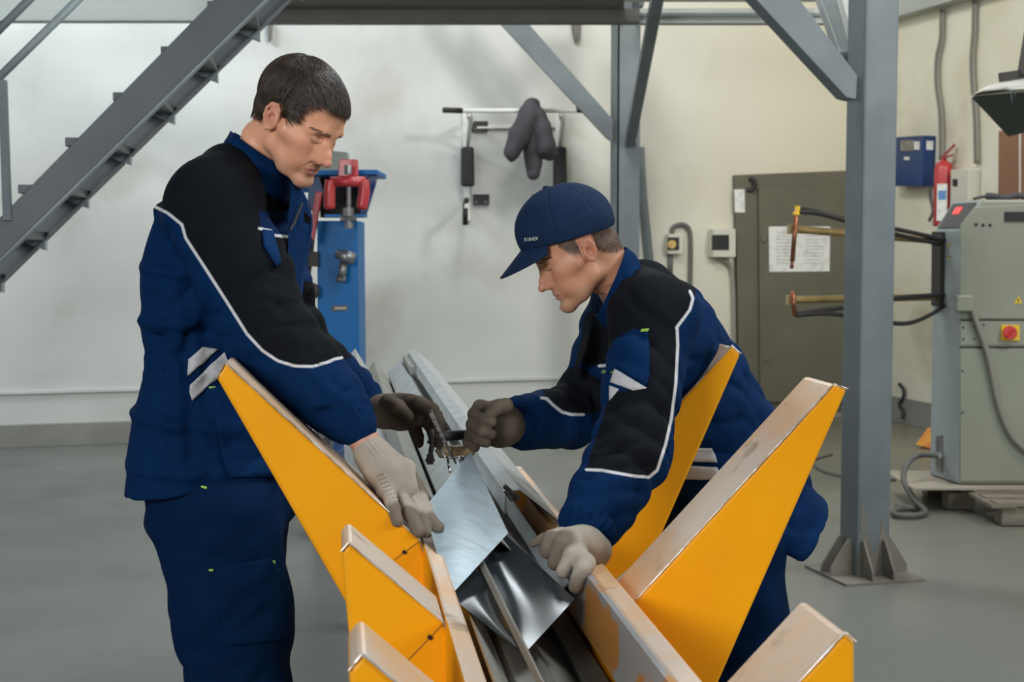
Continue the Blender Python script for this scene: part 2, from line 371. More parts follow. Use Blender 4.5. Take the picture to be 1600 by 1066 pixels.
b = B(); P = stringer(.0, 0); dn = up*.55
b.prism([P[3] - dn, P[2] - dn, P[2], P[3]], SY*.075); b.out('stringer_flange', M['grey_light'], stt, label='light grey lower flange of the near stringer')
b = B(); SW = .60
b.prism(stringer(SW, 0), SY*.012); P = stringer(SW, 0); b.prism([P[3], P[2], P[2] + up, P[3] + up], -SY*.06); b.out('stringer', M['grey_steel'], stt, bevel=.003, label='far mid grey stringer')
tips = [(255, 71), (180, 143), (105, 214), (31, 288), (-43, 360), (-117, 433), (328, 0), (402, -71)]
for k, (tx, ty) in enumerate(tips):
    p = st(tx - 5, ty)
    p = p + SY*.02
    b = B(); b.prism([p, p + SX*.19, p + SX*.19 - V(0, 0, .036), p - V(0, 0, .036)], SY*(SW-.025)); b.out('tread', M['grey_dark'], stt, bevel=.003)
    b = B(); q = p + SY*(SW-.07) - V(0, 0, .031); b.prism([q + SX*.06, q + SX*.19, q + SX*.19 - V(0, 0, .05)], SY*.06); b.out('tread_bracket', M['grey_light'], stt)
# handrail on the far side
ho = SW + .03
b = B(); b.cyl(st(-30, 149, 0) + V(0, 0, 0), st(152, -30, 0), .017, 12); b.out('handrail', M['grey_light'], stt, smooth=True)
b = B(); b.cyl(st(-60, 105, 0), st(90, -45, 0), .017, 12); b.out('handrail', M['grey_steel'], stt, smooth=True)
b = B(); b.bar(st(4, 125, 0), st(12, 345, 0), .03, .03, up=(0, 1, 0)); b.out('baluster', M['grey_steel'], stt, bevel=.002)
b = B(); b.bar(st(-330, 470, 0), st(-330, 740, 0), .03, .03, up=(0, 1, 0)); b.bar(st(-330, 740), st(-330, 741), .1, .1, up=(0, 1, 0)); 
# foot of the stair outside the frame: carry the stringers down to the floor
L0 = stringer(0, 0); dirn = (L0[0] - L0[1]).normalized(); n_ = L0[0].z/abs(dirn.z)
b = B()
for off in (0, SW):
    a = L0[3] + SY*off; c = L0[0] + SY*off
    fa = a + dirn*(a.z/abs(dirn.z)); fc = c + dirn*(c.z/abs(dirn.z)); b = B(); b.prism([a, c, fc, fa], SY*.012); b.out('stringer_foot', M['grey_dark'], stt)


# ------------------------------------------------------------------ wall things
# grey metal door with frame
dr = empty('metal_door', wp(1240, 628), 'drab grey-green metal door with a printed notice, right of the switch boxes', 'door')
b = B(); b.prism([wp(1144, 274), wp(1345, 266), wp(1345, 640), wp(1152, 640)], wn*.06); b.out('door_frame', M['door'], dr, bevel=.006)
b = B(); b.prism([wp(1183, 294, .06), wp(1345, 288, .06), wp(1345, 628, .06), wp(1186, 628, .06)], wn*.035); b.out('door_leaf', M['door'], dr, bevel=.006)
b = B(); b.prism([wp(1147, 296, .06), wp(1163, 296, .06), wp(1164, 332, .06), wp(1148, 332, .06)], wn*.003); b.out('door_plate', M['paper'], dr, label='small white plate on the frame')
b = B(); b.tube(spline([wp(1172, 279, .07), wp(1178, 281, .10), wp(1180, 288, .10), wp(1176, 296, .08), wp(1168, 297, .07)]), .018, 8); b.out('door_hook', M['cast'], dr, smooth=True)
b = B(); b.box((wp(1197, 560, .1)), (.03, .02, .04)); b.box((wp(1193, 372, .1)), (.03, .02, .06)); b.out('door_bolt', M['door'], dr)
b = B(); b.prism([wp(1201, 354, .097), wp(1297, 354, .097), wp(1296, 424, .097), wp(1202, 425, .097)], wn*.002)
pp = b.out('printed_notice', M['paper'], label='white printed notice of two sheets taped to the metal door', cat='notice')
random.seed(3)
gp_ = material('grey_print', (.42, .42, .40), .8)
for colx in (1213, 1258):
    b = B()
    for r_ in range(10):
        y = 363 + r_*5.3
        b.prism([wp(colx, y, .1), wp(colx + random.uniform(16, 30), y, .1), wp(colx + 24, y + 1.2, .1), wp(colx, y + 1.2, .1)], wn*.0005)
    b.out('text_lines', gp_, pp)

def box_on_wall(f, px0, py0, px1, py1, off, depth, n, mat, name, parent=None, bevel=.006, **kw):
    b = B(); b.prism([f(px0, py1, off), f(px1, py1, off), f(px1, py0, off), f(px0, py0, off)], n*depth); return b.out(name, mat, parent, bevel=bevel, **kw)
# small switch
s = empty('wall_switch', wp(1050, 398), 'small cream rotary switch on the wall with a looped cable', 'switch')
box_on_wall(wp, 1039, 366, 1062, 397, 0, .08, wn, M['plastic_white'], 'housing', s)
box_on_wall(wp, 1043, 371, 1061, 391, .08, .004, wn, M['black'], 'switch_face', s, 0)
b = B(); b.cyl(wp(1050, 382, .084), wp(1050, 382, .11), .035, 12); b.out('knob', material('faded_red_yellow_knob', (.45, .2, .1), .5, col2=(.6, .5, .1), nscale=30), s)
b = B(); b.tube(spline([wp(1050, 367, .03), wp(1052, 356, .03), wp(1062, 351, .03), wp(1072, 353, .03), wp(1078, 364, .03), wp(1079, 400, .03), wp(1078, 450, .03)]), .018, 8); b.tube([wp(1048, 396, .03), wp(1047, 432, .03)], .02, 8); b.out('cable', M['cable'], s, smooth=True)
s = empty('breaker_box', wp(1124, 402), 'white wall breaker box with a dark window beside the metal door', 'breaker box')
box_on_wall(wp, 1106, 358, 1141, 402, 0, .11, wn, M['plastic_white'], 'housing', s)
box_on_wall(wp, 1112, 367, 1139, 391, .11, .004, wn, M['black'], 'window', s, .002)
b = B(); b.tube(spline([wp(1118, 402, .03), wp(1135, 410, .03), wp(1143, 422, .03), wp(1146, 460, .03), wp(1147, 520, .03), wp(1147, 600, .03)]), .018, 8); b.out('cable', M['cable_light'], s, smooth=True)

# pull-up bar
pb = empty('pull_up_bar', wp(800, 350), 'white wall-mounted pull-up bar with dark pads and handles', 'pull-up bar')
WO = .42
b = B(); b.cyl(wp(722, 173, WO), wp(902, 173, WO), .017, 12); b.out('crossbar', M['white_paint'], pb, smooth=True)
for a, c in ((692, 722), (900, 927)):
    b = B(); b.cyl(wp(a, 172, WO), wp(c, 173, WO), .021, 12); b.out('grip', M['black'], pb, smooth=True)
for x in (728, 872):
    b = B(); b.bar(wp(x, 173, .02), wp(x+2, 345, .02), .05, .04, up=(0, 1, 0)); b.bar(wp(x+4, 178, WO), wp(x+8, 190, .04), .035, .04); b.bar(wp(x+8, 182, WO-.05), wp(x+2, 232, .05), .03, .03); b.out('upright', M['white_paint'], pb, bevel=.003)
    b = B(); b.prism([wp(x-9, 292, .09), wp(x+11, 292, .09), wp(x+10, 230, .09), wp(x-9, 230, .09)], wn*.07); b.out('back_pad', M['black'], pb, bevel=.02)
for x in (727, 872):
    b = B(); b.bar(wp(x+2, 318, .05), wp(x+2, 322, .50), .03, .03); b.out('dip_arm', M['white_paint'], pb)
    b = B(); b.cyl(wp(x, 316, .45), wp(x, 352, .45), .02, 12); b.sphere(wp(x+2, 313, .45), .022, 8); b.out('grip', M['black'], pb, smooth=True)
for x, y in ((749, 198), (751, 312), (843, 312)):
    b = B(); b.prism([wp(x-12, y-8, .0), wp(x+12, y-8, 0), wp(x+12, y+8, 0), wp(x-12, y+8, 0)], wn*.03); b.cyl(wp(x-7, y+4, .03), wp(x-7, y+4, .04), .012, 10, 1); b.cyl(wp(x+8, y+4, .03), wp(x+8, y+4, .04), .012, 10, 1); b.out('mounting_plate', [M['black'], M['chrome']], pb)
b = B(); b.bar(wp(745, 198, .02), wp(870, 196, .02), .03, .02, up=(0, 1, 0)); b.out('rear_rail', M['white_paint'], pb)

# dark garment over the pull-up bar
def garment():
    off = .44; S = Shape(); q = lambda x, y, o=0.0: wp(x, y, off + o)
    S.chain([q(833, 169, -.03), q(831, 166, 0), q(826, 180, .05), q(812, 210, .06), q(800, 238, .05)], [.045, .060, .078, .082, .062], k=0, kk=.02)
    S.chain([q(833, 169, -.03), q(838, 180, .04), q(846, 205, .05), q(853, 232, .06), q(860, 240, .06)], [.045, .065, .080, .082, .055], k=.012, kk=.02)
    S.chain([q(832, 175, .0), q(829, 215, .0), q(834, 255, .01), q(834, 270, .01)], [.05, .075, .062, .055], k=.012, kk=.02)
    S.cap(q(797, 240, .04), q(799, 250, .05), .03, .02, k=.02)
    wg = waves(9, 9, 20, 60); S.local(lambda P: .012*wg(P))
    rr = random.Random(2)
    for _ in range(16):
        x, y = rr.uniform(800, 865), rr.uniform(180, 255); S.local(crease(q(x, y, .1), q(x + rr.uniform(-14, 14), y + rr.uniform(-16, 16), .1), .012, .012))
    g_ = empty('hanging_garment', q(832, 270), 'dark charcoal garment slung over the white pull-up bar', 'clothing')
    sdf_object('cloth', S, .010, M['dark_cloth'], g_, sm=1)

# ------------------------------------------------------------------ right wall things
s = empty('control_box', rp(1435, 290), 'dark blue metal box with white stickers on the right wall', 'box')

def wbox(px0, px1, py0, py1, d):      # corner points of a box fixed to the right wall, front d off the wall
    A_ = rp(px0, py1, d); B_ = rp(px1, py1, d); A2 = rp(px0, py0, d); h = (rp(px1, py0, d) - B_).z; return A_, B_, h
A_, B_, h_ = wbox(1395, 1440, 212, 291, .12)
b = B(); b.prism([A_, B_, B_ + V(0, 0, h_), A_ + V(0, 0, h_)], -rn*.12); b.out('housing', M['blue_dark'], s, bevel=.006)
def onbox(x0, y0, x1, y1, d): return [rp(x0, y1, d), rp(x1, y1, d), rp(x1, y0, d), rp(x0, y0, d)]
b = B(); b.prism(onbox(1408, 219, 1428, 236, .122), rn*.006); b.out('display', M['steel'], s)
b = B(); b.prism(onbox(1429, 221, 1437, 234, .122), rn*.006); b.out('sticker', M['paper'], s)
b = B(); b.prism(onbox(1413, 245, 1421, 250, .122), rn*.004); b.out('sticker', M['paper'], s)
sd_ = (B_ + V(0, 0, h_*.72)) - rn*.035; b = B(); b.prism([sd_, sd_ - rn*.06, sd_ - rn*.06 + V(0, 0, .07), sd_ + V(0, 0, .07)], wn*.004); b.out('sticker', M['paper'], s)
b = B(); b.tube(spline([rp(1452, 292, .06), rp(1454, 310, .05), rp(1458, 330, .04), rp(1452, 345, .04)]), .014, 8); b.out('cable', M['cable'], s, smooth=True)
# fire extinguisher
fx = rp(1474, 288, .09)
s = empty('fire_extinguisher', fx, 'red fire extinguisher hung on the right wall behind the welder', 'fire extinguisher')
r_ = .070
prof = [(0, -.325), (r_*.95, -.32), (r_, -.29), (r_, .12), (r_*.8, .16), (r_*.3, .18), (r_*.3, .21)]
b = B(); b.tube([fx + V(0, 0, z) for _, z in prof], [max(x, .001) for x, _ in prof], 20); b.out('cylinder', M['red'], s, smooth=True)
b = B(); b.bar(fx + V(-.02, -.02, .20), fx + V(.07, -.04, .30), .02, .02); b.bar(fx + V(-.02, -.02, .20), fx + V(.06, -.04, .22), .02, .015); b.out('handle', material('dark_red_lever', (.25, .03, .03), .4), s)
ld = (V(0, 0, 0) + Vector((CAM.x - fx.x, CAM.y - fx.y, 0))).normalized(); lx = V(-ld.y, ld.x, 0)
b = B(); b.prism([fx + ld*r_ + lx*(-.045) + V(0, 0, -.28), fx + ld*r_ + lx*.03 + V(0, 0, -.28), fx + ld*r_ + lx*.03 + V(0, 0, 0), fx + ld*r_ - lx*.045 + V(0, 0, 0)], ld*.003); b.out('label_sheet', M['paper'], s)
b = B(); b.prism([fx + ld*(r_+.004) + lx*(-.035) + V(0, 0, -.12), fx + ld*(r_+.004) + lx*.02 + V(0, 0, -.12), fx + ld*(r_+.004) + lx*.02 + V(0, 0, -.05), fx + ld*(r_+.004) - lx*.035 + V(0, 0, -.05)], ld*.002); b.out('blue_mark', material('blue_print', (.1, .25, .5), .5), s)
A_, B_, h_ = wbox(1484, 1512, 264, 325, .11)
b = B(); b.prism([A_, B_, B_ + V(0, 0, h_), A_ + V(0, 0, h_)], -rn*.11); s = b.out('meter_box', M['plastic_white'], bevel=.008, label='cream meter box with a small dark display beside the fire extinguisher', cat='meter box')
b = B(); b.prism(onbox(1489, 280, 1496, 291, .112), rn*.004); b.out('display', M['black'], s)
# cables of the right wall
for i, (pts, lab) in enumerate([([(1472, 15), (1471, 60), (1465, 90), (1464, 130), (1470, 180), (1471, 250)], 'left grey cable bundle running down the right wall above the extinguisher'),
                 ([(1523, 0), (1522, 50), (1519, 90), (1520, 130), (1524, 180), (1526, 256)], 'right grey cable bundle running down the right wall beside the hood')]):
    b = B(); 
    for k in (-2.2, 2.2): b.tube(spline([rp(x + k, y, .03) for x, y in pts]), .012, 8)
    b.out('wall_cable', M['cable_light'], label=lab, cat='cable', smooth=True)
b = B(); b.prism([rp(1565, 320, .02), rp(1640, 320, .02), rp(1640, 200, .02), rp(1566, 205, .02)], rn*.03); s = b.out('brown_board', M['brown_board'], label='brown board with a pale seam leaning on the right wall under the hood', cat='board')
b = B(); b.prism([rp(1593, 320, .052), rp(1595, 320, .052), rp(1595, 200, .052), rp(1593, 200, .052)], rn*.004); b.out('seam', M['white_paint'], s)
# fume hood
s = empty('fume_hood', at(1560, 210, 7.0), 'cream curved extraction hood with dark inside at the right edge', 'hood')
Yh = 6.6
outl = [(1517, 150), (1535, 138), (1560, 129), (1600, 122), (1700, 118)]
b = B()
P0 = [at(x, y, Yh) for x, y in outl]; P1 = [p + V(.25, .55, .02) for p in P0]
for k in range(len(P0)-1): b.prism([P0[k], P0[k+1], P0[k+1] - V(0, 0, .012), P0[k] - V(0, 0, .012)], V(.25, .55, .0))
b.out('canopy', M['hood_out'], s, bevel=.002)
b = B(); b.prism([at(1517, 151, Yh), at(1700, 135, Yh), at(1700, 208, Yh+.3), at(1600, 207, Yh+.3), at(1575, 213, Yh+.3)], V(.01, .02, 0)); b.out('inner_wall', M['hood_in'], s)
b = B(); b.prism([at(1530, 142, Yh-.01), at(1600, 139, Yh-.01), at(1700, 138, Yh-.01), at(1700, 118, Yh-.01), at(1600, 122, Yh-.01), at(1560, 129, Yh-.01), at(1519, 149, Yh-.01)], V(0, .01, 0)); b.out('rim', M['hood_out'], s)
b = B(); b.bar(at(1562, 121, Yh), at(1640, 110, Yh), .03, .04); b.bar(at(1600, 118, Yh), at(1640, -120, Yh), .05, .05); b.out('hanger', M['cast'], s)
b = B(); b.bar(at(1580, 140, Yh-.02), at(1582, 200, Yh+.26), .008, .008); b.bar(at(1586, 140, Yh-.02), at(1588, 200, Yh+.26), .004, .004);  b.out('inner_rail', M['grey_light'], s)

# ------------------------------------------------------------------ spot welder on a pallet
def zpt(px, py, z): return on_plane(px, py, (0, 0, z), Vector((0, 0, 1)))
PZ = .144
wA = zpt(1452, 742, PZ); wB = zpt(1497, 757, PZ); wC = zpt(1780, 757, PZ)
lenv = (wC - wB); lenv.z = 0; lenv = lenv.normalized(); depv = (wA - wB); 
TOPZ = at(1550, 312, wB.y).z
wl = empty('spot_welder', (wB.x + .4, wB.y + .15, PZ), 'tall grey-green spot welding machine with two long arms on a pallet', 'welding machine')
H = TOPZ - PZ
L_ = 1.0
def wpt(a, dd, z): return wB + lenv*a + depv*dd + V(0, 0, z)
# body with the sloped console corner
prof = [(0, 0), (L_, 0), (L_, H), (.10, H), (-.005, H-.17)]
b = B(); b.prism([wpt(a, 0, z) for a, z in prof], depv, 0, [0, 0, 0, 1, 1]); b.out('body', [M['cabinet'], M['cabinet_side']], wl, bevel=.012)
fn = lenv.cross(V(0, 0, 1)).normalized(); fn = fn if fn.y < 0 else -fn
def ff(px, py, off=.0): return on_plane(px, py, wB + fn*off, fn)
b = B(); b.prism([ff(1500, 498, .002), ff(1640, 498, .002), ff(1640, 318, .002), ff(1521, 324, .002), ff(1500, 352, .002)], fn*.006); b.out('upper_panel', M['cabinet'], wl, bevel=.003)
b = B(); b.prism([ff(1500, 540, .002), ff(1640, 540, .002), ff(1640, 502, .002), ff(1500, 502, .002)], fn*.006); b.out('switch_panel', M['cabinet'], wl, bevel=.003)
b = B(); b.prism([ff(1500, 752, .002), ff(1640, 752, .002), ff(1640, 545, .002), ff(1500, 545, .002)], fn*.006); b.out('lower_panel', M['cabinet'], wl, bevel=.003)
for x, y in ((1525, 351), (1536, 352), (1547, 352)):
    b = B(); b.cyl(ff(x, y, .006), ff(x, y, .012), .009, 10); b.out('indicator', M['black'], wl)
b = B(); b.prism([ff(1570, 346, .008), ff(1640, 346, .008), ff(1640, 331, .008), ff(1570, 331, .008)], fn*.01); b.out('lock_plate', M['black'], wl)
for y in (500.5, 543):
    b = B(); b.prism([ff(1499, y+1, .008), ff(1640, y+1, .008), ff(1640, y-1, .008), ff(1499, y-1, .008)], fn*.001); b.out('panel_seam', M['black'], wl)
for x, y in ((1505, 512), (1505, 530), (1522, 511), (1522, 530), (1537, 508), (1504, 580), (1504, 645)):
    b = B(); b.cyl(ff(x, y, .008), ff(x, y, .011), .006, 8); b.out('screw_head', M['black'], wl)
b = B(); b.prism([ff(1564, 532, .008), ff(1592, 532, .008), ff(1592, 508, .008), ff(1564, 508, .008)], fn*.01); ms = b.out('switch_plate', M['yellow'], wl)
b = B(); b.cyl(ff(1578, 520, .018), ff(1578, 520, .05), .038, 20); b.box(ff(1578, 520, .055), (.018, .012, .06), Matrix.Rotation(.8, 3, 'Y')); b.out('switch_knob', M['redknob'], ms, bevel=.003)
def warn(c, s_, n):
    b = B(); b.prism([c + V(-s_, 0, -s_*.8), c + V(s_, 0, -s_*.8), c + V(0, 0, s_)], n*.002); b.prism([c + V(-s_*.15, 0, -s_*.4), c + V(s_*.15, 0, -s_*.4), c + V(s_*.05, 0, s_*.4), c + V(-s_*.2, 0, s_*.3)], n*.004, 1); b.out('warning_triangle', [M['yellow'], M['black']], wl)
warn(ff(1591, 469, .010), .022, fn)
# side (arm) face
sn = (depv.cross(V(0, 0, 1))).normalized(); sn = sn if sn.x < 0 else -sn
def sf(px, py, off=0.0): return on_plane(px, py, wB + sn*off, sn)
for y in (382, 402): warn(sf(1485, y, .003), .015, sn)
slope_p = wpt(-.005, 0, H-.17); sl_n = ((wpt(.10, 0, H) - slope_p).cross(depv)).normalized()
if sl_n.z < 0: sl_n = -sl_n
def slp(a, c, off=0.0): return slope_p + (wpt(.10, 0, H) - slope_p)*a + depv*c + sl_n*off
b = B(); b.prism([slp(.10, .12, .001), slp(.10, .88, .001), slp(.9, .88, .001), slp(.9, .12, .001)], sl_n*.006); ds = b.out('display_panel', material('console_dark', (.05, .055, .06), .35), wl)
b = B()
for k in (0, .11): b.prism([slp(.55, .46+k, .008), slp(.55, .54+k, .008), slp(.75, .54+k, .008), slp(.75, .46+k, .008)], sl_n*.003)
b.out('digits', M['led'], ds)
b = B(); b.prism([sf(1462, 478, .0), sf(1476, 480, .0), sf(1478, 362, .0), sf(1463, 362, .0)], sn*.03); b.out('arm_mount', M['cast'], wl, bevel=.004)
# arms
u0, u1 = at(1474, 377, 7.98), at(1238, 358, 7.15); l0, l1 = at(1474, 464, 7.98), at(1236, 469, 7.15)
for nm, a, c, mt in (('upper_arm', u0, u1, 'brass'), ('lower_arm', l0, l1, 'brass')):
    b = B(); b.cyl(a, c, .020, 14); b.box(c, (.045, .05, .05)); b.box(a, (.06, .07, .08)); b.out(nm, M[mt], wl, smooth=False, bevel=.002)
b = B(); e0 = at(1245, 325, 7.12); b.cyl(e0, at(1238, 408, 7.12), .012, 12); b.cyl(at(1238, 408, 7.12), at(1237, 420, 7.12), .009, 10); b.out('electrode', M['copper'], wl, smooth=True)
b = B(); b.cyl(at(1238, 455, 7.12), at(1242, 494, 7.12), .012, 12); b.out('electrode', M['copper'], wl, smooth=True)
b = B(); b.cyl(at(1246, 322, 7.12), at(1245, 336, 7.12), .014, 10); b.sphere(at(1241, 334, 7.11), .008, 8); b.out('fitting', M['yellow'], wl)
for pts in ([(1246, 326, 7.12), (1270, 329, 7.2), (1320, 342, 7.4), (1400, 358, 7.6), (1478, 375, 7.95)], [(1247, 331, 7.12), (1280, 334, 7.2), (1325, 346, 7.4), (1400, 366, 7.6), (1470, 382, 7.95)],
            [(1244, 491, 7.12), (1280, 486, 7.25), (1330, 479, 7.4), (1400, 466, 7.6), (1478, 460, 7.95)], [(1244, 493, 7.12), (1290, 490, 7.25), (1340, 496, 7.4), (1410, 506, 7.6), (1450, 494, 7.8), (1478, 476, 7.95)]):
    b = B(); b.tube(spline([at(*p) for p in pts], 6), .012, 8); b.out('hose', M['rubber'], wl, smooth=True)
# mains cable on the front, air hose at the back
b = B(); b.box(ff(1506, 474, .03), (.09, .05, .09)); b.out('junction_box', M['cabinet'], wl, bevel=.01)
b = B(); b.tube(spline([ff(1516, 474, .03), ff(1528, 510, .03), ff(1545, 560, .03), ff(1560, 630, .03), ff(1580, 680, .03), ff(1612, 712, .03)]), .016, 10); b.out('mains_cable', M['cable_light'], wl, smooth=True)
b = B(); b.prism([sf(1463, 735, .002), sf(1473, 738, .002), sf(1473, 680, .002), sf(1463, 682, .002)], sn*.004); b.out('vent_plate', M['steel'], wl)
b = B(); b.cyl(sf(1467, 712, 0), sf(1467, 712, .1), .018, 10); b.out('plug', M['steel'], wl)
b = B(); p_ = [sf(1467, 712, .1), at(1436, 712, 7.9), at(1418, 725, 7.85), at(1412, 750, 7.8), at(1428, 780, 7.7), at(1445, 800, 7.5)]
ko = p_[-2]
fl = [floor_pt(1446, 806), floor_pt(1430, 812), floor_pt(1405, 812), floor_pt(1395, 806), floor_pt(1412, 800), floor_pt(1436, 801), floor_pt(1400, 797)]
b.tube(spline(p_[:-1] + [p + V(0, 0, .022) for p in fl]), .016, 10); b.out('supply_cable', M['cable'], smooth=True, label='thick grey supply cable coiled on the floor in front of the pallet', cat='cable')
# pallet
pl = empty('wooden_pallet', wB + V(.4, .2, -PZ), 'worn grey wooden pallet under the spot welding machine', 'pallet')
ox = wB + V(-.22, -.12, -PZ)
b = B(); b.box(wB + V(.10, .20, -.009), (.75, .62, .010)); b.out('plywood_sheet', material('pale_plywood', (.34, .31, .25), .8), pl)
for i in range(6):
    y = wB.y - .42 + i*.17
    b = B(); b.box((wB.x + .75, y, PZ - .028), (1.4, .10, .022)); b.out('deck_board', M['pallet'], pl, bevel=.003)
for x in (.02, .55, 1.2):
    for y in (-.40, .05, .44):
        b = B(); b.box((wB.x + x + (.0 if y > -.2 else .14), wB.y + y, .0525), (.15, .12, .095)); b.out('block', M['pallet'], pl, bevel=.004)
    b = B(); b.box((wB.x + x + .07, wB.y + .02, .1085), (.13, 1.0, .017)); b.out('stringer_board', M['pallet'], pl)
# warning floor cone / yellow item behind, cable loops at the right wall foot
cpos = floor_pt(1450, 700)
b = B(); b.tube([cpos + V(0, 0, .005), cpos + V(.03, 0, .14)], [.09, .035], 4); b.out('yellow_wedge', material('yellow_red_wedge', (.75, .40, .02), .5, col2=(.5, .05, .04), nscale=4), label='small yellow and red wedge on the floor behind the welding machine', cat='wedge')
b = B(); pts = [rp(1405, 600, .03), rp(1412, 610, .03), rp(1411, 622, .03), rp(1405, 632, .04), rp(1411, 643, .04), rp(1410, 655, .05)]
b.tube(spline(pts), .014, 8); b.out('loose_cable', M['rubber'], label='black cable hanging low on the right wall behind the thick column', cat='cable', smooth=True)
b = B(); b.tube(spline([floor_pt(1400, 752)+V(0, 0, .008), floor_pt(1330, 748)+V(0, 0, .008), floor_pt(1285, 738)+V(0, 0, .008), floor_pt(1270, 722)+V(0, 0, .008), floor_pt(1300, 712)+V(0, 0, .008)]), .008, 6); b.out('floor_cable', M['cable'], label='thin cable lying in a loop on the floor behind the thick column', cat='cable', smooth=True)

# ------------------------------------------------------------------ blue press standing by the back wall
YB = 7.6
bp = empty('metalworking_machine', (at(530, 560, YB).x, YB, 0), 'blue metalworking machine with a red clamp head behind the dark-haired man', 'machine')
b = B(); b.prism([at(497, 620, YB), at(562, 620, YB), at(559, 345, YB), at(495, 345, YB)], (0, .35, 0)); b.out('column_body', M['blue'], bp, bevel=.008)
b = B(); p = at(497, 620, YB); q = at(562, 620, YB); b.prism([V(p.x-.05, YB-.1, 0), V(q.x+.05, YB-.1, 0), V(q.x+.05, YB+.5, 0), V(p.x-.05, YB+.5, 0)], (0, 0, .08)); b.prism([V(p.x, YB, .08), V(q.x, YB, .08), V(q.x, YB+.35, .08), V(p.x, YB+.35, .08)], (0, 0, p.z-.08)); b.out('base', M['blue_dark'], bp, bevel=.01)
b = B(); b.prism([at(484, 274, YB-.15), at(590, 273, YB-.15), at(590, 265, YB-.15), at(484, 266, YB-.15)], (0, .5, 0)); b.out('top_plate', M['blue'], bp, bevel=.004)
b = B(); b.prism([at(590, 270, YB-.1), at(588, 285, YB-.1), at(572, 338, YB-.1), at(562, 336, YB-.1), at(575, 270, YB-.1)], (0, .02, 0)); b.out('side_bracket', M['blue_dark'], bp); b = B(); b.prism([at(484, 270, YB-.1), at(497, 270, YB-.1), at(505, 300, YB-.1), at(490, 335, YB-.1), at(480, 320, YB-.1)], (0, .02, 0)); b.out('side_bracket', M['blue_dark'], bp)
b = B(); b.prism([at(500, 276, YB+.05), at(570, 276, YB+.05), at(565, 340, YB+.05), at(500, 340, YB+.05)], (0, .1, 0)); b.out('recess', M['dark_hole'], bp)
b = B(); b.prism([at(528, 276, YB-.25), at(559, 276, YB-.25), at(558, 249, YB-.25), at(530, 249, YB-.25)], (0, .05, 0)); b.out('head_plate', M['red'], bp, bevel=.004)
b = B(); b.cyl(at(516, 284, YB-.28), at(571, 284, YB-.28), .026, 16); b.out('clamp_shaft', M['red'], bp, smooth=True)
for x in (517, 568):
    b = B(); b.tube(spline([at(x, 282, YB-.28), at(x+(-2 if x < 540 else 1), 300, YB-.28), at(x-(2 if x < 540 else 3), 328, YB-.28)]), [.030]*8+[.030]*8+[.016], 10); b.out('clamp_arm', M['red'], bp, smooth=True)
b = B(); b.bar(at(499, 300, YB-.15), at(486, 375, YB-.15), .035, .035, up=(0, 1, 0)); b.out('lever', M['red'], bp, bevel=.005)
b = B(); b.cyl(at(545, 292, YB-.3), at(545, 350, YB-.3), .012, 10); b.cyl(at(544, 325, YB-.3), at(544, 338, YB-.3), .03, 10); b.cyl(at(544, 258, YB-.3), at(544, 272, YB-.3), .02, 8); b.cyl(at(532, 342, YB-.3), at(557, 342, YB-.3), .015, 8); b.cyl(at(545, 348, YB-.3), at(545, 357, YB-.3), .022, 10);  b.out('spindle', M['steel'], bp)
b = B(); b.prism([at(507, 335, YB-.3), at(568, 335, YB-.3), at(568, 339, YB-.3), at(507, 339, YB-.3)], (0, .2, 0)); b.out('cross_plate', M['blue'], bp)
b = B(); b.tube([at(525, 396, YB-.08), at(540, 401, YB-.08), at(554, 405, YB-.08)], [.022, .036, .03], 12); b.cyl(at(537, 410, YB-.06), at(534, 435, YB-.06), .022, 10); b.cyl(at(526, 436, YB-.06), at(540, 436, YB-.06), .018, 10); b.out('clamp_handle', M['steel'], bp, smooth=True)
b = B(); b.prism([at(519, 486, YB-.001), at(543, 485, YB-.001), at(543, 477, YB-.001), at(519, 478, YB-.001)], (0, -.004, 0)); b.out('name_plate', material('brown_plate', (.10, .075, .06), .5), bp)
b = B()
for k in range(6): b.prism([at(523+k*3, 483.5, YB-.006), at(525+k*3, 483.5, YB-.006), at(526.5+k*3, 480, YB-.006), at(524.5+k*3, 480, YB-.006)], (0, -.001, 0))
b.out('plate_mark', M['plastic_white'], bp)
b = B(); b.tube(spline([at(488, 375, YB), at(484, 410, YB), at(480, 450, YB), at(486, 480, YB), at(482, 520, YB)]), .014, 8); b.sphere(at(487, 455, YB-.05), .045, 10); b.box(at(487, 405, YB), (.08, .08, .08)); b.out('side_valve', M['cast'], bp)
b = B(); b.prism([at(466, 268, YB+.3), at(545, 268, YB+.3), at(542, 238, YB+.3), at(520, 236, YB+.3), at(466, 240, YB+.3)], (0, .1, 0)); b.out('rear_cover', M['cabinet'], bp)
b = B(); b.prism([at(462, 300, YB+.28), at(484, 300, YB+.28), at(484, 262, YB+.28), at(462, 262, YB+.28)], (0, .1, 0)); b.out('side_panel', M['blue'], bp)
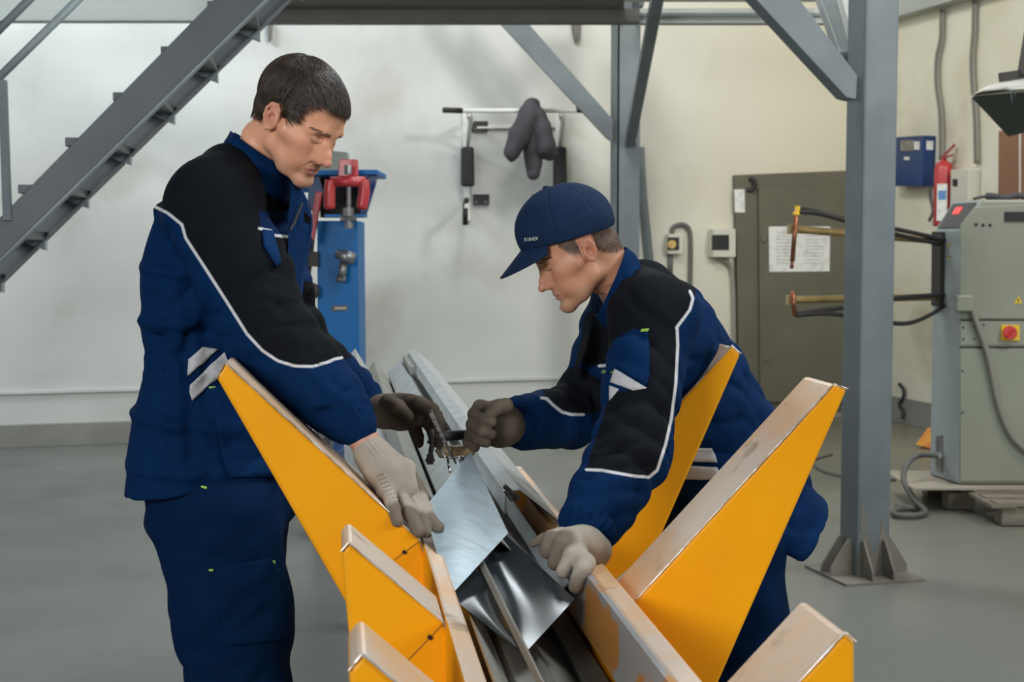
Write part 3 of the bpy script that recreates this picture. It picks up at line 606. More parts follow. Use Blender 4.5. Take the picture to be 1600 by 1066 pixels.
# ribbed motor of the blue machine on its plinth
mc = at(497, 668, 7.0)
b = B(); b.cyl(mc + V(-.24, 0, 0), mc + V(.07, 0, 0), .105, 20)
for k in range(9): b.cyl(mc + V(-.23 + k*.033, 0, 0), mc + V(-.218 + k*.033, 0, 0), .12, 20)
b.out('ribbed_motor', M['steel'], bp, smooth=False)
b = B(); b.prism([V(mc.x-.02, mc.y-.08, 0), V(mc.x+.12, mc.y-.08, 0), V(mc.x+.12, mc.y+.3, 0), V(mc.x-.02, mc.y+.3, 0)], (0, 0, mc.z-.11)); b.out('motor_plinth', M['blue_dark'], bp, bevel=.008)
b = B(); q = wpt(.25, .4, H + .001)
b.tube(spline([q + V(-.13, 0, .008), q + V(-.05, .03, .022), q + V(.03, -.02, .014), q + V(.12, .02, .026), q + V(.2, 0, .012)]), [.008]*8 + [.02]*8 + [.016]*8 + [.018]*8 + [.006], 8); b.out('rag', M['dark_cloth'], label='dark crumpled rag lying on top of the spot welding machine', cat='rag', smooth=True)
# ================================================================== RACK AND SHEET METAL
RD = ray(525, 385); RD.z = 0; RD.normalize()                 # along the rack, away from the camera
RV = Vector((RD.y, -RD.x, 0))                                # to the right
def rk(u, v, z): return Vector((CAM.x, CAM.y, 0)) + RD*u + RV*v + V(0, 0, z)
def rkd(u, r, d): return rk(u, r*d, 1.45 - d)
def rpx(px, py, u): return on_plane(px, py, rk(u, 0, 0), RD)   # photo point on the cross-plane at u
rack = empty('sheet_metal_rack', rk(1.9, .29, 0), 'orange steel V-shaped rack with long worn arms between the two workers', 'rack')

def horn(u, poly, nflange, t, label=None):
    """poly: outline points in photo space at cross-plane u (front face); the first nflange edges carry the worn flange"""
    P = [rpx(x, y, u) if not isinstance(x, tuple) else rk(u, *x) for x, y in poly]
    ms = [1 if i < nflange else 0 for i in range(len(P))]
    b = B(); b.prism(P, RD*t, 0, ms)
    o = b.out('arm', [M['orange'], M['orange_worn']], rack, bevel=.006)
    # rubbed bare edge along the folded corner
    b = B()
    for i in range(nflange):
        a, c = P[i], P[i+1]; L = (c - a).length; n = max(4, int(L/.03)); pts = []
        for k in range(n+1):
            pts.append(a.lerp(c, k/n) - RD*.0004)
        b.tube(pts, [random.uniform(.0006, .0020) for _ in pts], 6)
    b.out('rubbed_edge', M['edge_bare'], o)
    return o, P
T = .14
def U(Y): return Y/RD.y
# long left arm (front face), far right arm, near right arm, short near arms
hl, P = horn(2.27, [(338, 590), (352, 566), (657, 845), (684, 938), (760, 1250), (640, 1250), (548, 990), (545, 950)], 3, T)
hA, P = horn(2.72, [(1158, 553), (1143, 540), (876, 832), (862, 850), (862, 930), (900, 1000), (955, 915), (1028, 850)][::1], 3, T)
hB, P = horn(2.12, [(1325, 608), (1303, 600), (975, 958), (945, 990), (945, 1100), (1010, 1400), (1120, 1400), (1124, 1066)], 3, T)
hl2, P = horn(1.80, [(533, 862), (545, 848), (693, 972), (735, 1066), (800, 1290), (560, 1290), (548, 1050), (546, 1000)], 3, T)
hl3, P = horn(1.42, [(545, 1048), (566, 1022), (700, 1135), (790, 1500), (570, 1500), (549, 1100)], 3, T)
hC, P = horn(1.40, [(1337, 1003), (1320, 988), (1180, 1140), (1100, 1230), (1200, 1600), (1330, 1600), (1337, 1100)], 3, T)
# seams and small slots on the left arms
for (u, a, c, s_) in ((2.27, (655, 846), (604, 884), (632, 863)), (1.80, (691, 976), (636, 1033), (672, 996))):
    b = B(); p, q = rpx(*a, u) - RD*.0006, rpx(*c, u) - RD*.0006; n = Vector((0, 0, 1))*.0007
    b.prism([p - n, q - n, q + n, p + n], -RD*.0006); b.out('weld_seam', M['seam'], rack)
    c_ = rpx(*s_, u); b = B(); b.box(c_, (.0065, .004, .005), Matrix.Rotation(.7, 3, 'Y')); b.out('slot', M['dark_hole'], rack)
for (x, y, u) in ((1142, 567, 2.80),):
    b = B(); b.cyl(rpx(x, y, u) - RD*.0005, rpx(x, y, u) - RD*.002, .005, 12); b.out('bolt_hole', M['cast'], rack)
# longitudinal rails
b = B(); b.prism([rk(1.05, .136, .972), rk(1.05, .165, .962), rk(1.05, .175, .72), rk(1.05, .135, .72)], RD*1.3, 0, [1, 0, 0, 0]); b.out('side_rail', [M['orange'], M['orange_worn']], rack, bevel=.005)
b = B(); b.prism([rk(1.05, .402, .925), rk(1.05, .437, .925), rk(1.05, .437, .72), rk(1.05, .402, .72)], RD*2.3, 0, [1, 0, 0, 0]); b.out('side_rail', [M['orange'], M['orange_worn']], rack, bevel=.005)
b = B(); b.prism([rk(1.05, .16, .74), rk(1.05, .42, .74), rk(1.05, .42, .72), rk(1.05, .16, .72)], RD*2.3); b.out('trough_floor', M['orange'], rack)
# legs down to the floor
for u in (1.2, 2.1, 3.2):
    b = B(); b.bar(rk(u, .29, .72), rk(u, .29, .05), .09, .09, up=RD); b.out('leg', M['orange'], rack, bevel=.005)
    b = B(); b.bar(rk(u, -.12, .03), rk(u, .70, .03), .09, .06); b.out('foot_beam', M['orange'], rack, bevel=.005)

# rear trestle carrying the far ends of the long profiles
tre = empty('trestle', rk(5.3, .25, 0), 'low orange trestle under the far ends of the long profiles', 'trestle')
b = B(); b.bar(rk(5.3, .0, .80), rk(5.3, .42, .80), .08, .06, up=(0, 0, 1)); b.out('cross_bar', M['orange'], tre, bevel=.004)
for v in (.12, .32):
    b = B(); b.bar(rk(5.3, v, .77), rk(5.3, v, .0), .05, .05, up=RD); b.out('leg', M['orange'], tre, bevel=.004)
# -------- long folded profiles lying in the rack
def profile(name, u0, u1, line, t, mat, label, group=None, tilt=None):
    b = B(); b.ribbon([rkd(u0, r, d) for r, d in line], RD*(u1 - u0), t)
    return b.out(name, mat, label=label, cat='metal profile', group=group, bevel=.0)
profile('steel_profile', 2.62, 6.25, [(.035, .535), (.06, .515), (.175, .447), (.24, .53)], .003, M['galv'], 'leftmost long galvanised profile with a wide pale face at the far end')
profile('steel_profile', 2.45, 6.05, [(.27, .545), (.262, .52), (.315, .487), (.375, .54), (.385, .60)], .003, M['galv_dull'], 'narrow ridged grey profile, second from the left in the rack')
profile('steel_profile', 2.35, 6.15, [(.385, .60), (.40, .545), (.545, .492), (.60, .555), (.625, .60)], .003, M['galv'], 'middle long profile with a pale left face and shaded right face')
b = B(); b.ribbon([rkd(2.62, r, d) for r, d in [(.62, .50), (.675, .462), (.745, .455)]], RD*3.6, .003)
b.ribbon([rkd(2.62, r, d) for r, d in [(.745, .455), (.80, .51), (.80, .56), (.74, .57)]], RD*3.6, .003); b.out('steel_profile', M['galv'], label='long light galvanised channel sticking out farthest at the back right', cat='metal profile')
b = B(); b.bar(rkd(5.6, .60, .50), rkd(6.2, .60, .50), .03, .05); b.out('steel_profile', M['galv_dull'], label='short grey angle end under the rightmost long channel', cat='metal profile')
profile('steel_profile', 2.28, 3.1, [(.60, .590), (.630, .570), (.682, .552), (.685, .562)], .003, M['galv'], 'light galvanised strip running beside the gloved hand on the right rail')
# near bundle
profile('steel_profile', 1.05, 2.6, [(.352, .545), (.385, .60), (.402, .592), (.410, .596), (.455, .607), (.462, .66)], .003, M['galv_dull'], 'open tray profile against the left rail in the foreground')
profile('steel_profile', 1.05, 2.5, [(.440, .72), (.472, .600), (.480, .598), (.490, .630), (.545, .665), (.560, .640), (.612, .640), (.618, .70)], .003, M['galv_dull'], 'olive-grey profile with a thin standing flange in the middle foreground')
b = B(); b.ribbon([rkd(1.05, r, d) for r, d in [(.655, .70), (.633, .592), (.645, .583), (.752, .520), (.762, .521), (.775, .545)]], RD*1.85, .003)
wc_ = b.out('steel_channel', M['worn_channel'], label='worn channel with flaking orange paint on the right rail under the gloved hand', cat='metal channel', bevel=.0)
b = B(); c_ = rkd(1.95, .688, .565); b.tube([c_ - RD*.014, c_, c_ + RD*.014], [.0015, .0045, .0015], 8); b.out('slot', M['dark_hole'], wc_)
b = B(); c_ = rkd(2.68, .685, .563); b.tube([c_ - RD*.012, c_, c_ + RD*.012], [.0015, .004, .0015], 8); b.out('slot', M['dark_hole'], wc_)

# -------- cut sheets
def bent_sheet(name, corners, t, mat, label, sag=0.0, n=16, fold=None):
    """corners a,b,c,d in order; bilinear patch with a gentle belly"""
    a, b_, c, d = [Vector(p) for p in corners]; nrm = (b_ - a).cross(d - a).normalized()
    if nrm.z < 0: nrm = -nrm
    vs = []; fs = []
    for layer in (0, 1):
        for i in range(n+1):
            for j in range(n+1):
                s_, q = i/n, j/n
                p = a*(1-s_)*(1-q) + b_*s_*(1-q) + c*s_*q + d*(1-s_)*q
                h = sag*math.sin(math.pi*s_)*math.sin(math.pi*q) + (fold(s_, q) if fold else 0)
                vs.append(p + nrm*(h - layer*t))
    m = n+1; K = m*m
    for i in range(n):
        for j in range(n):
            k = i*m + j; fs.append([k, k+1, k+m+1, k+m]); fs.append([K+k, K+k+m, K+k+m+1, K+k+1])
    for i in range(n):
        for (p, q) in ((i, i+1), (n*m+i+1, n*m+i), ((i+1)*m, i*m), (i*m+n, (i+1)*m+n)): fs.append([p, q, K+q, K+p])
    return mesh(name, vs, fs, mat, smooth=True, label=label, cat='metal sheet', fix=False)
# light square sheet held between both workers
o = bent_sheet('metal_sheet', [at(735, 706, 2.60), at(794, 833, 2.34), at(703, 932, 2.11), at(662, 795, 2.34)], .0012, M['galv_bright'], 'bright square of galvanised sheet held by both workers', sag=.006)
for p_ in (o,):
    m_ = p_.modifiers.new('edge', 'EDGE_SPLIT'); m_.split_angle = math.radians(50)
# dark oiled panel with a standing rib
o = bent_sheet('metal_sheet', [at(752, 800, 2.54), at(898, 936, 2.16), at(820, 1021, 1.93), at(752, 868, 2.32)], .0012, M['dark_sheet'], 'dark glossy square sheet lying in the rack under the bright square', sag=-.014)
o.modifiers.new('edge', 'EDGE_SPLIT').split_angle = math.radians(50)
o2 = bent_sheet('metal_sheet', [at(742, 862, 2.33), at(808, 1012, 1.93), at(803, 1010, 1.93), at(700, 930, 2.15)], .0012, M['dark_sheet'], 'narrow dark folded sheet left of the rib below the bright square', sag=-.008)
o2.modifiers.new('edge', 'EDGE_SPLIT').split_angle = math.radians(50)
b = B(); b.ribbon([at(741, 868, 2.30), at(746, 864, 2.30), at(753, 872, 2.30)], at(846, 1066, 1.80) - at(746, 864, 2.30), .002); b.out('steel_profile', M['galv_dull'], label='thin standing rib between the two dark sheet halves', cat='metal profile')
# clamp pieces on the right hand bar
b = B(); b.box(at(797, 768, 2.60), (.030, .02, .007), Matrix.Rotation(.75, 3, 'Y')); b.box(at(806, 777, 2.60), (.012, .014, .012), Matrix.Rotation(.75, 3, 'Y')); b.tube([at(789, 768, 2.59), at(800, 782, 2.58)], .003, 8); b.out('clamp_jaw', M['cast'], label='small dark rusty clamp jaw on the bar right of the bright sheet', cat='clamp')
b = B(); b.box(at(663, 776, 2.40), (.010, .012, .010), Matrix.Rotation(.7, 3, 'Y')); b.out('clamp_jaw', M['cast'], label='small rusty block beside the gloved fingers at the bright sheet', cat='clamp')

# -------- hand tools between the two far hands
tool = empty('folding_pliers', at(690, 690, 2.66), 'chrome and black hand seamer held between the two raised hands', 'hand tool')
b = B(); b.bar(at(674, 645, 2.56), at(693, 688, 2.60), .004, .016, up=(0, 1, .2)); b.bar(at(693, 686, 2.60), at(712, 722, 2.64), .004, .011, up=(0, 1, .2)); b.out('chrome_lever', M['chrome'], tool, bevel=.001)
b = B()
for k in range(5):
    q = at(675 + k*4.6, 650 + k*9.5, 2.552 + k*.01); b.box(q, (.012, .004, .006), Matrix.Rotation(1.1, 3, 'Y'))
b.out('lever_teeth', M['steel'], tool)
b = B(); b.tube([at(686, 683, 2.63), at(700, 681, 2.66), at(740, 679, 2.68)], [.012, .010, .009], 10); b.out('black_grip', M['rubber'], tool, smooth=True)
b = B(); b.tube(spline([at(674, 672, 2.61), at(676, 690, 2.60), at(673, 706, 2.60)]), .005, 8); b.box(at(672, 718, 2.60), (.012, .008, .018)); b.tube([at(672, 706, 2.60), at(677, 722, 2.60)], .004, 8); b.tube([at(674, 706, 2.60), at(667, 722, 2.60)], .004, 8); b.box(at(682, 690, 2.61), (.03, .012, .02), Matrix.Rotation(.5, 3, 'Y')); b.out('jaw', M['cast'], tool)
b = B(); b.tube([at(683, 700, 2.66), at(690, 706, 2.66), at(710, 706, 2.68), at(738, 703, 2.70)], [.007, .013, .012, .012], 12); b.out('wooden_handle', M['wood'], tool, smooth=True)
b = B(); b.tube(spline([at(684, 702, 2.64), at(694, 713, 2.63), at(706, 716, 2.63), at(726, 713, 2.64)]), .002, 6); b.tube([at(699, 714, 2.63), at(703, 738, 2.60)], .0025, 6); b.tube([at(716, 714, 2.63), at(721, 726, 2.6)], .002, 6); b.out('wire_frame', M['chrome'], tool, smooth=True)
# ================================================================== BODY MODELLING (signed distance shapes turned into meshes)
def A3(p): return np.array(tuple(p), np.float32)
def _smin(a, b, k):
    if k <= 0: return np.minimum(a, b)
    h = np.maximum(k - np.abs(a - b), 0)/k
    return np.minimum(a, b) - h*h*k*.25
class Shape:
    def __init__(s): s.ops = []; s.disp = []; s.lo = np.array([1e9]*3); s.hi = -s.lo
    def _grow(s, pts, r):
        for p in pts: s.lo = np.minimum(s.lo, A3(p) - r); s.hi = np.maximum(s.hi, A3(p) + r)
    def cap(s, a, b, ra, rb=None, k=.01, mode='+'):
        rb = ra if rb is None else rb; A, Bq = A3(a), A3(b)
        if mode == '+': s._grow((a, b), max(ra, rb))
        def f(P):
            d = Bq - A; L2 = float(d @ d) + 1e-12; q = P - A
            t = np.clip(q @ d/L2, 0, 1); return np.sqrt(((q - t[:, None]*d)**2).sum(1)) - (ra + (rb - ra)*t)
        s.ops.append((mode, f, k)); return s
    def chain(s, pts, rs, k=.01, mode='+', kk=None):
        """limb through several joints: its own inner union, then joined to the rest with k"""
        pts = [A3(p) for p in pts]
        if mode == '+': s._grow(pts, max(rs))
        kk = k if kk is None else kk
        def f(P):
            out = None
            for i in range(len(pts)-1):
                d = pts[i+1] - pts[i]; L2 = float(d @ d) + 1e-12; q = P - pts[i]
                t = np.clip(q @ d/L2, 0, 1); v = np.sqrt(((q - t[:, None]*d)**2).sum(1)) - (rs[i] + (rs[i+1] - rs[i])*t)
                out = v if out is None else _smin(out, v, kk)
            return out
        s.ops.append((mode, f, k)); return s
    def ell(s, c, r, R=None, k=.01, mode='+'):
        c = A3(c); r = np.array(r, np.float32); Rm = None if R is None else np.array(R, np.float32)
        if mode == '+': s._grow((c,), float(max(r)))
        def f(P):
            q = P - c
            if Rm is not None: q = q @ Rm
            k0 = np.sqrt(((q/r)**2).sum(1)); k1 = np.sqrt(((q/(r*r))**2).sum(1)) + 1e-9
            return k0*(k0 - 1)/k1
        s.ops.append((mode, f, k)); return s
    def stack(s, pts, ra, rb, dirA, capr=.03, k=.02, mode='+'):
        """elliptic tube: axis points, half sizes along dirA (made perpendicular to the axis) and across it"""
        pts = [A3(p) for p in pts]; dA = A3(dirA)
        if mode == '+': s._grow(pts, max(max(ra), max(rb)))
        def f(P):
            best = None
            for i in range(len(pts)-1):
                d = pts[i+1] - pts[i]; L = float(np.sqrt(d @ d)); u = d/L; a = dA - u*float(dA @ u); a /= np.sqrt(a @ a); b = np.cross(u, a)
                q = P - pts[i]; x = q @ u; t = np.clip(x/L, 0, 1); ex = x - t*L
                A_ = ra[i] + (ra[i+1]-ra[i])*t; B_ = rb[i] + (rb[i+1]-rb[i])*t
                k0 = np.sqrt(((q @ a)/A_)**2 + ((q @ b)/B_)**2 + (ex/capr)**2)
                v = (k0 - 1)*np.minimum(A_, B_)
                best = v if best is None else _smin(best, v, .03)
            return best
        s.ops.append((mode, f, k)); return s
    def half(s, p, n, k=.004):
        """cut away the side the normal points to"""
        p = A3(p); n = A3(Vector(n).normalized())
        s.ops.append(('-', lambda P: -((P - p) @ n), k)); return s
    def local(s, fn): s.disp.append(fn); return s
    def ev(s, P):
        d = None
        for mode, f, k in s.ops:
            v = f(P)
            if d is None: d = v
            elif mode == '+': d = _smin(d, v, k)
            else: d = -_smin(-d, v, k)
        for g in s.disp: d = d + g(P)
        return d
    def mesh(s, h, pad=.02, only=None):
        lo = s.lo - pad; hi = s.hi + pad
        if only is not None: lo = np.maximum(lo, only[0]); hi = np.minimum(hi, only[1])
        q = 5; n = (np.ceil((hi - lo)/(h*q)).astype(int) + 1)*q
        cs = [lo[i] + (np.arange(n[i]//q) + .5)*h*q for i in range(3)]
        G = np.stack(np.meshgrid(*cs, indexing='ij'), -1).reshape(-1, 3).astype(np.float32)
        dc = s.ev(G).reshape(n//q)
        act = np.abs(dc) < h*q*1.6 + .004
        D = np.repeat(np.repeat(np.repeat(dc, q, 0), q, 1), q, 2).astype(np.float32)
        mask = np.repeat(np.repeat(np.repeat(act, q, 0), q, 1), q, 2)
        idx = np.argwhere(mask); out = np.empty(len(idx), np.float32)
        for i in range(0, len(idx), 200000):
            out[i:i+200000] = s.ev((lo + (idx[i:i+200000] + .5)*h).astype(np.float32))
        D[mask] = out
        D[0] = D[-1] = 1; D[:, 0] = D[:, -1] = 1; D[:, :, 0] = D[:, :, -1] = 1
        return nets(D, lo + .5*h, h)
def nets(D, org, h):
    S = D < 0
    c = np.zeros(np.array(D.shape) - 1, np.int8)
    for i in (0, 1):
        for j in (0, 1):
            for k in (0, 1): c += S[i:D.shape[0]-1+i, j:D.shape[1]-1+j, k:D.shape[2]-1+k]
    cells = np.argwhere((c > 0) & (c < 8)); vid = -np.ones(c.shape, np.int64); vid[tuple(cells.T)] = np.arange(len(cells))
    acc = np.zeros((len(cells), 3)); cnt = np.zeros(len(cells))
    corners = [(i, j, k) for i in (0, 1) for j in (0, 1) for k in (0, 1)]
    for a in range(8):
        for b_ in range(a+1, 8):
            ca, cb = np.array(corners[a]), np.array(corners[b_])
            if np.abs(ca - cb).sum() != 1: continue
            da = D[tuple((cells + ca).T)]; db = D[tuple((cells + cb).T)]
            m = (da < 0) != (db < 0); t = np.where(m, da/(np.where(m, da - db, 1)), 0)
            acc += np.where(m[:, None], ca + t[:, None]*(cb - ca), 0); cnt += m
    Vv = org + (cells + acc/cnt[:, None])*h
    F_ = []
    for ax in range(3):
        o = [0, 0, 0]; o[ax] = 1
        sl0 = tuple(slice(0, D.shape[i]-o[i]) for i in range(3)); sl1 = tuple(slice(o[i], D.shape[i]) for i in range(3))
        e = np.argwhere(S[sl0] != S[sl1]); b1, b2 = [(1, 2), (2, 0), (0, 1)][ax]
        e = e[(e[:, b1] > 0) & (e[:, b2] > 0) & (e[:, b1] < D.shape[b1]-1) & (e[:, b2] < D.shape[b2]-1)]
        u = np.zeros(3, int); u[b1] = 1; w = np.zeros(3, int); w[b2] = 1
        q = [vid[tuple((e - x).T)] for x in (u*0, u, u + w, w)]
        flip = S[tuple(e.T)]
        Q = np.stack(q, 1); Q[~flip] = Q[~flip][:, ::-1]
        F_.append(Q[(Q >= 0).all(1)])
    return Vv, np.concatenate(F_)
def smooth_mesh(Vv, Fq, it=2, lam=.5):
    n = len(Vv); e = np.concatenate([Fq[:, [i, (i+1) % 4]] for i in range(4)]); 
    for _ in range(it):
        acc = np.zeros_like(Vv); cnt = np.zeros(n)
        for a, b_ in ((0, 1), (1, 0)):
            for c in range(3): acc[:, c] += np.bincount(e[:, a], Vv[e[:, b_], c], n)
            cnt += np.bincount(e[:, a], minlength=n)
        Vv = Vv + lam*(acc/np.maximum(cnt, 1)[:, None] - Vv)
    return Vv
def sdf_object(name, shape, h, mat, parent, attrs=None, sm=1, only=None, xf=None, post=None, **kw):
    """attrs: name -> function of world vertex array giving one float per vertex"""
    Vv, Fq = shape.mesh(h, only=only)
    if sm: Vv = smooth_mesh(Vv, Fq, sm)
    if xf is not None: Vl = Vv; Vv = xf(Vv)
    else: Vl = Vv
    if post is not None: Vv, Fq, Vl = post(Vv, Fq, Vl)
    org = np.array(wloc(parent))
    me = bpy.data.meshes.new(name)
    me.vertices.add(len(Vv)); me.vertices.foreach_set('co', (Vv - org).astype(np.float32).ravel())
    me.loops.add(len(Fq)*4); me.loops.foreach_set('vertex_index', Fq.astype(np.int32).ravel())
    me.polygons.add(len(Fq)); me.polygons.foreach_set('loop_start', (np.arange(len(Fq))*4).astype(np.int32))
    me.polygons.foreach_set('use_smooth', np.ones(len(Fq), bool))
    me.update(calc_edges=True); me.validate()
    me.materials.append(mat)
    for an, fn in (attrs or {}).items():
        at_ = me.attributes.new(an, 'FLOAT', 'POINT'); at_.data.foreach_set('value', fn(Vv, Vl).astype(np.float32))
    o = bpy.data.objects.new(name, me); COL.objects.link(o); o.parent = parent
    props(o, **kw)
    bvh = BVHTree.FromPolygons([tuple(v) for v in Vv], [tuple(int(i) for i in f) for f in Fq])
    return o, bvh
# ---- photo-plane measures used to lay out seams on the cloth
def to_px(Vv):
    c, s = math.cos(PITCH), math.sin(PITCH); q = Vv - np.array(CAM)
    fwd = q[:, 1]*c - q[:, 2]*s; up = q[:, 1]*s + q[:, 2]*c
    return np.stack([800 + F*q[:, 0]/fwd, 533 - F*up/fwd], 1)
def seg_dist(xy, pts, closed=False):
    pts = np.array(pts, float); best = np.full(len(xy), 1e9); n = len(pts)
    for i in range(n if closed else n-1):
        a, b_ = pts[i], pts[(i+1) % n]; d = b_ - a; t = np.clip(((xy - a) @ d)/(d @ d + 1e-9), 0, 1)
        best = np.minimum(best, np.sqrt(((xy - a - t[:, None]*d)**2).sum(1)))
    return best
def inside(xy, pts):
    pts = np.array(pts, float); r = np.zeros(len(xy), bool); n = len(pts)
    for i in range(n):
        a, b_ = pts[i], pts[(i+1) % n]
        cnd = (a[1] > xy[:, 1]) != (b_[1] > xy[:, 1])
        r ^= cnd & (xy[:, 0] < (b_[0]-a[0])*(xy[:, 1]-a[1])/(b_[1]-a[1] + 1e-12) + a[0])
    return r
def poly_sd(xy, pts): return np.where(inside(xy, pts), -1, 1)*seg_dist(xy, pts, True)
def waves(seed, n, fmin, fmax, stretch=(1, 1, 1)):
    rs = np.random.RandomState(seed); D_ = rs.normal(size=(n, 3)); D_ /= np.linalg.norm(D_, axis=1)[:, None]
    K = (D_*rs.uniform(fmin, fmax, n)[:, None]*np.array(stretch)).astype(np.float32); ph = rs.uniform(0, 6.28, n).astype(np.float32)
    return lambda P: sum(np.sin(P @ K[i] + ph[i]) for i in range(n))/n
def folds(centre, rad, axis, freq, amp, seed, warp=.35):
    """cloth creases running across 'axis' around a place (elbow, waist)"""
    c = A3(centre); ax = A3(Vector(axis).normalized()); w = waves(seed, 5, 12, 34)
    def f(P):
        q = P - c; m = np.exp(-(q*q).sum(1)/(rad*rad)); ph = (q @ ax)*freq + 6*warp*w(P)
        s_ = np.sin(ph); return -.5*amp*m*(np.abs(s_)**.6*np.sign(s_))
    return f
def rumple(a, b, rad, freq, amp, seed, tilt=.8, every=1.0):
    """broken, slanting tugs in the cloth along a limb from a to b: rounded rolls with sharp valleys that come and go"""
    A, Bq = A3(a), A3(b); d = Bq - A; L = float(np.sqrt(d @ d)); ax_ = d/L
    pr = np.cross(ax_, [0, 1, 0]); pr = pr/np.linalg.norm(pr); w1 = waves(seed, 6, 8, 24); w2_ = waves(seed+50, 6, 14, 34); w3 = waves(seed+90, 5, 30, 60)
    def f(P):
        q = P - A; t = np.clip((q @ ax_)/L, -.1, 1.1); r = np.sqrt(((q - (t*L)[:, None]*ax_)**2).sum(1)); m = np.clip(1.9 - r/rad, 0, 1)
        on = m > 0; out = np.zeros(len(P), np.float32)
        if not on.any(): return out
        Po = P[on]; qo = q[on]
        u = (qo @ ax_)*freq + tilt*freq*(qo @ pr)*np.sign(np.sin(seed)) + 3.6*w1(Po) + 1.0*w3(Po)
        v = np.abs(np.sin(u))**.55; k = np.clip(.35 + 2.1*every*w2_(Po), 0, 1)
        out[on] = -.72*amp*m[on]*k*(v - .62)
        return out
    return f
def crease(a, b, w, depth):
    """soft valley (depth>0) or ridge (depth<0) along a segment"""
    A, Bq = A3(a), A3(b)
    def f(P):
        d = Bq - A; q = P - A; t = np.clip(q @ d/float(d @ d), 0, 1); r2 = ((q - t[:, None]*d)**2).sum(1)
        fall = np.sin(np.pi*np.clip(t, .02, .98))**.7
        return depth*fall*np.exp(-r2/(w*w))
    return f

# ---- patch laid on a body surface: outline given on the photo, thrown onto the mesh, real thickness
def patch(name, bvh, outline, mat, parent, off=.0015, t=.0015, step=5, label=None, fallback=None, bevel=0):
    from mathutils.geometry import delaunay_2d_cdt
    pts = [Vector(p) for p in outline]; P2 = []; n = len(pts); bnd = []
    for i in range(n):
        a, c = pts[i], pts[(i+1) % n]; m = max(1, int((c-a).length/step))
        for k in range(m): bnd.append(a.lerp(c, k/m))
    xs = [p.x for p in bnd]; ys = [p.y for p in bnd]; inner = []
    y = min(ys) + step*.6
    arr = []
    while y < max(ys):
        x = min(xs) + step*.5
        while x < max(xs): arr.append((x, y)); x += step
        y += step
    if arr:
        arr = np.array(arr); sd = poly_sd(arr, [tuple(p) for p in outline]); inner = [Vector(p) for p in arr[sd < -step*.4]]
    allp = bnd + inner; nb = len(bnd)
    r = delaunay_2d_cdt([Vector((p.x, p.y)) for p in allp], [(i, (i+1) % nb) for i in range(nb)], [list(range(nb))], 1, 1e-4)
    v2, fs = r[0], [list(f) for f in r[2]]
    top = []; bot = []; lastd = None
    hits = []
    for p in v2:
        d = ray(p.x, p.y); h = bvh.ray_cast(CAM, d.normalized()); hits.append(h)
    dist = [h[3] for h in hits if h[0] is not None]; med = sorted(dist)[len(dist)//2] if dist else fallback
    for p, h in zip(v2, hits):
        d = ray(p.x, p.y).normalized()
        if h[0] is None or abs(h[3] - med) > .09: q = CAM + d*med; nn = -d
        else: q = h[0]; nn = h[1] if h[1].dot(d) < 0 else -h[1]
        top.append(q + nn*(off + t)); bot.append(q + nn*(off - .002))
    N = len(top); faces = fs + [[i + N for i in reversed(f)] for f in fs]
    from collections import Counter
    ec = Counter(); 
    for f in fs:
        for i in range(len(f)): ec[(f[i], f[(i+1) % len(f)])] += 1
    for (a, c) in list(ec):
        if (c, a) not in ec: faces.append([c, a, a+N, c+N])
    return mesh(name, top + bot, faces, mat, parent, smooth=True, label=label, bevel=bevel)

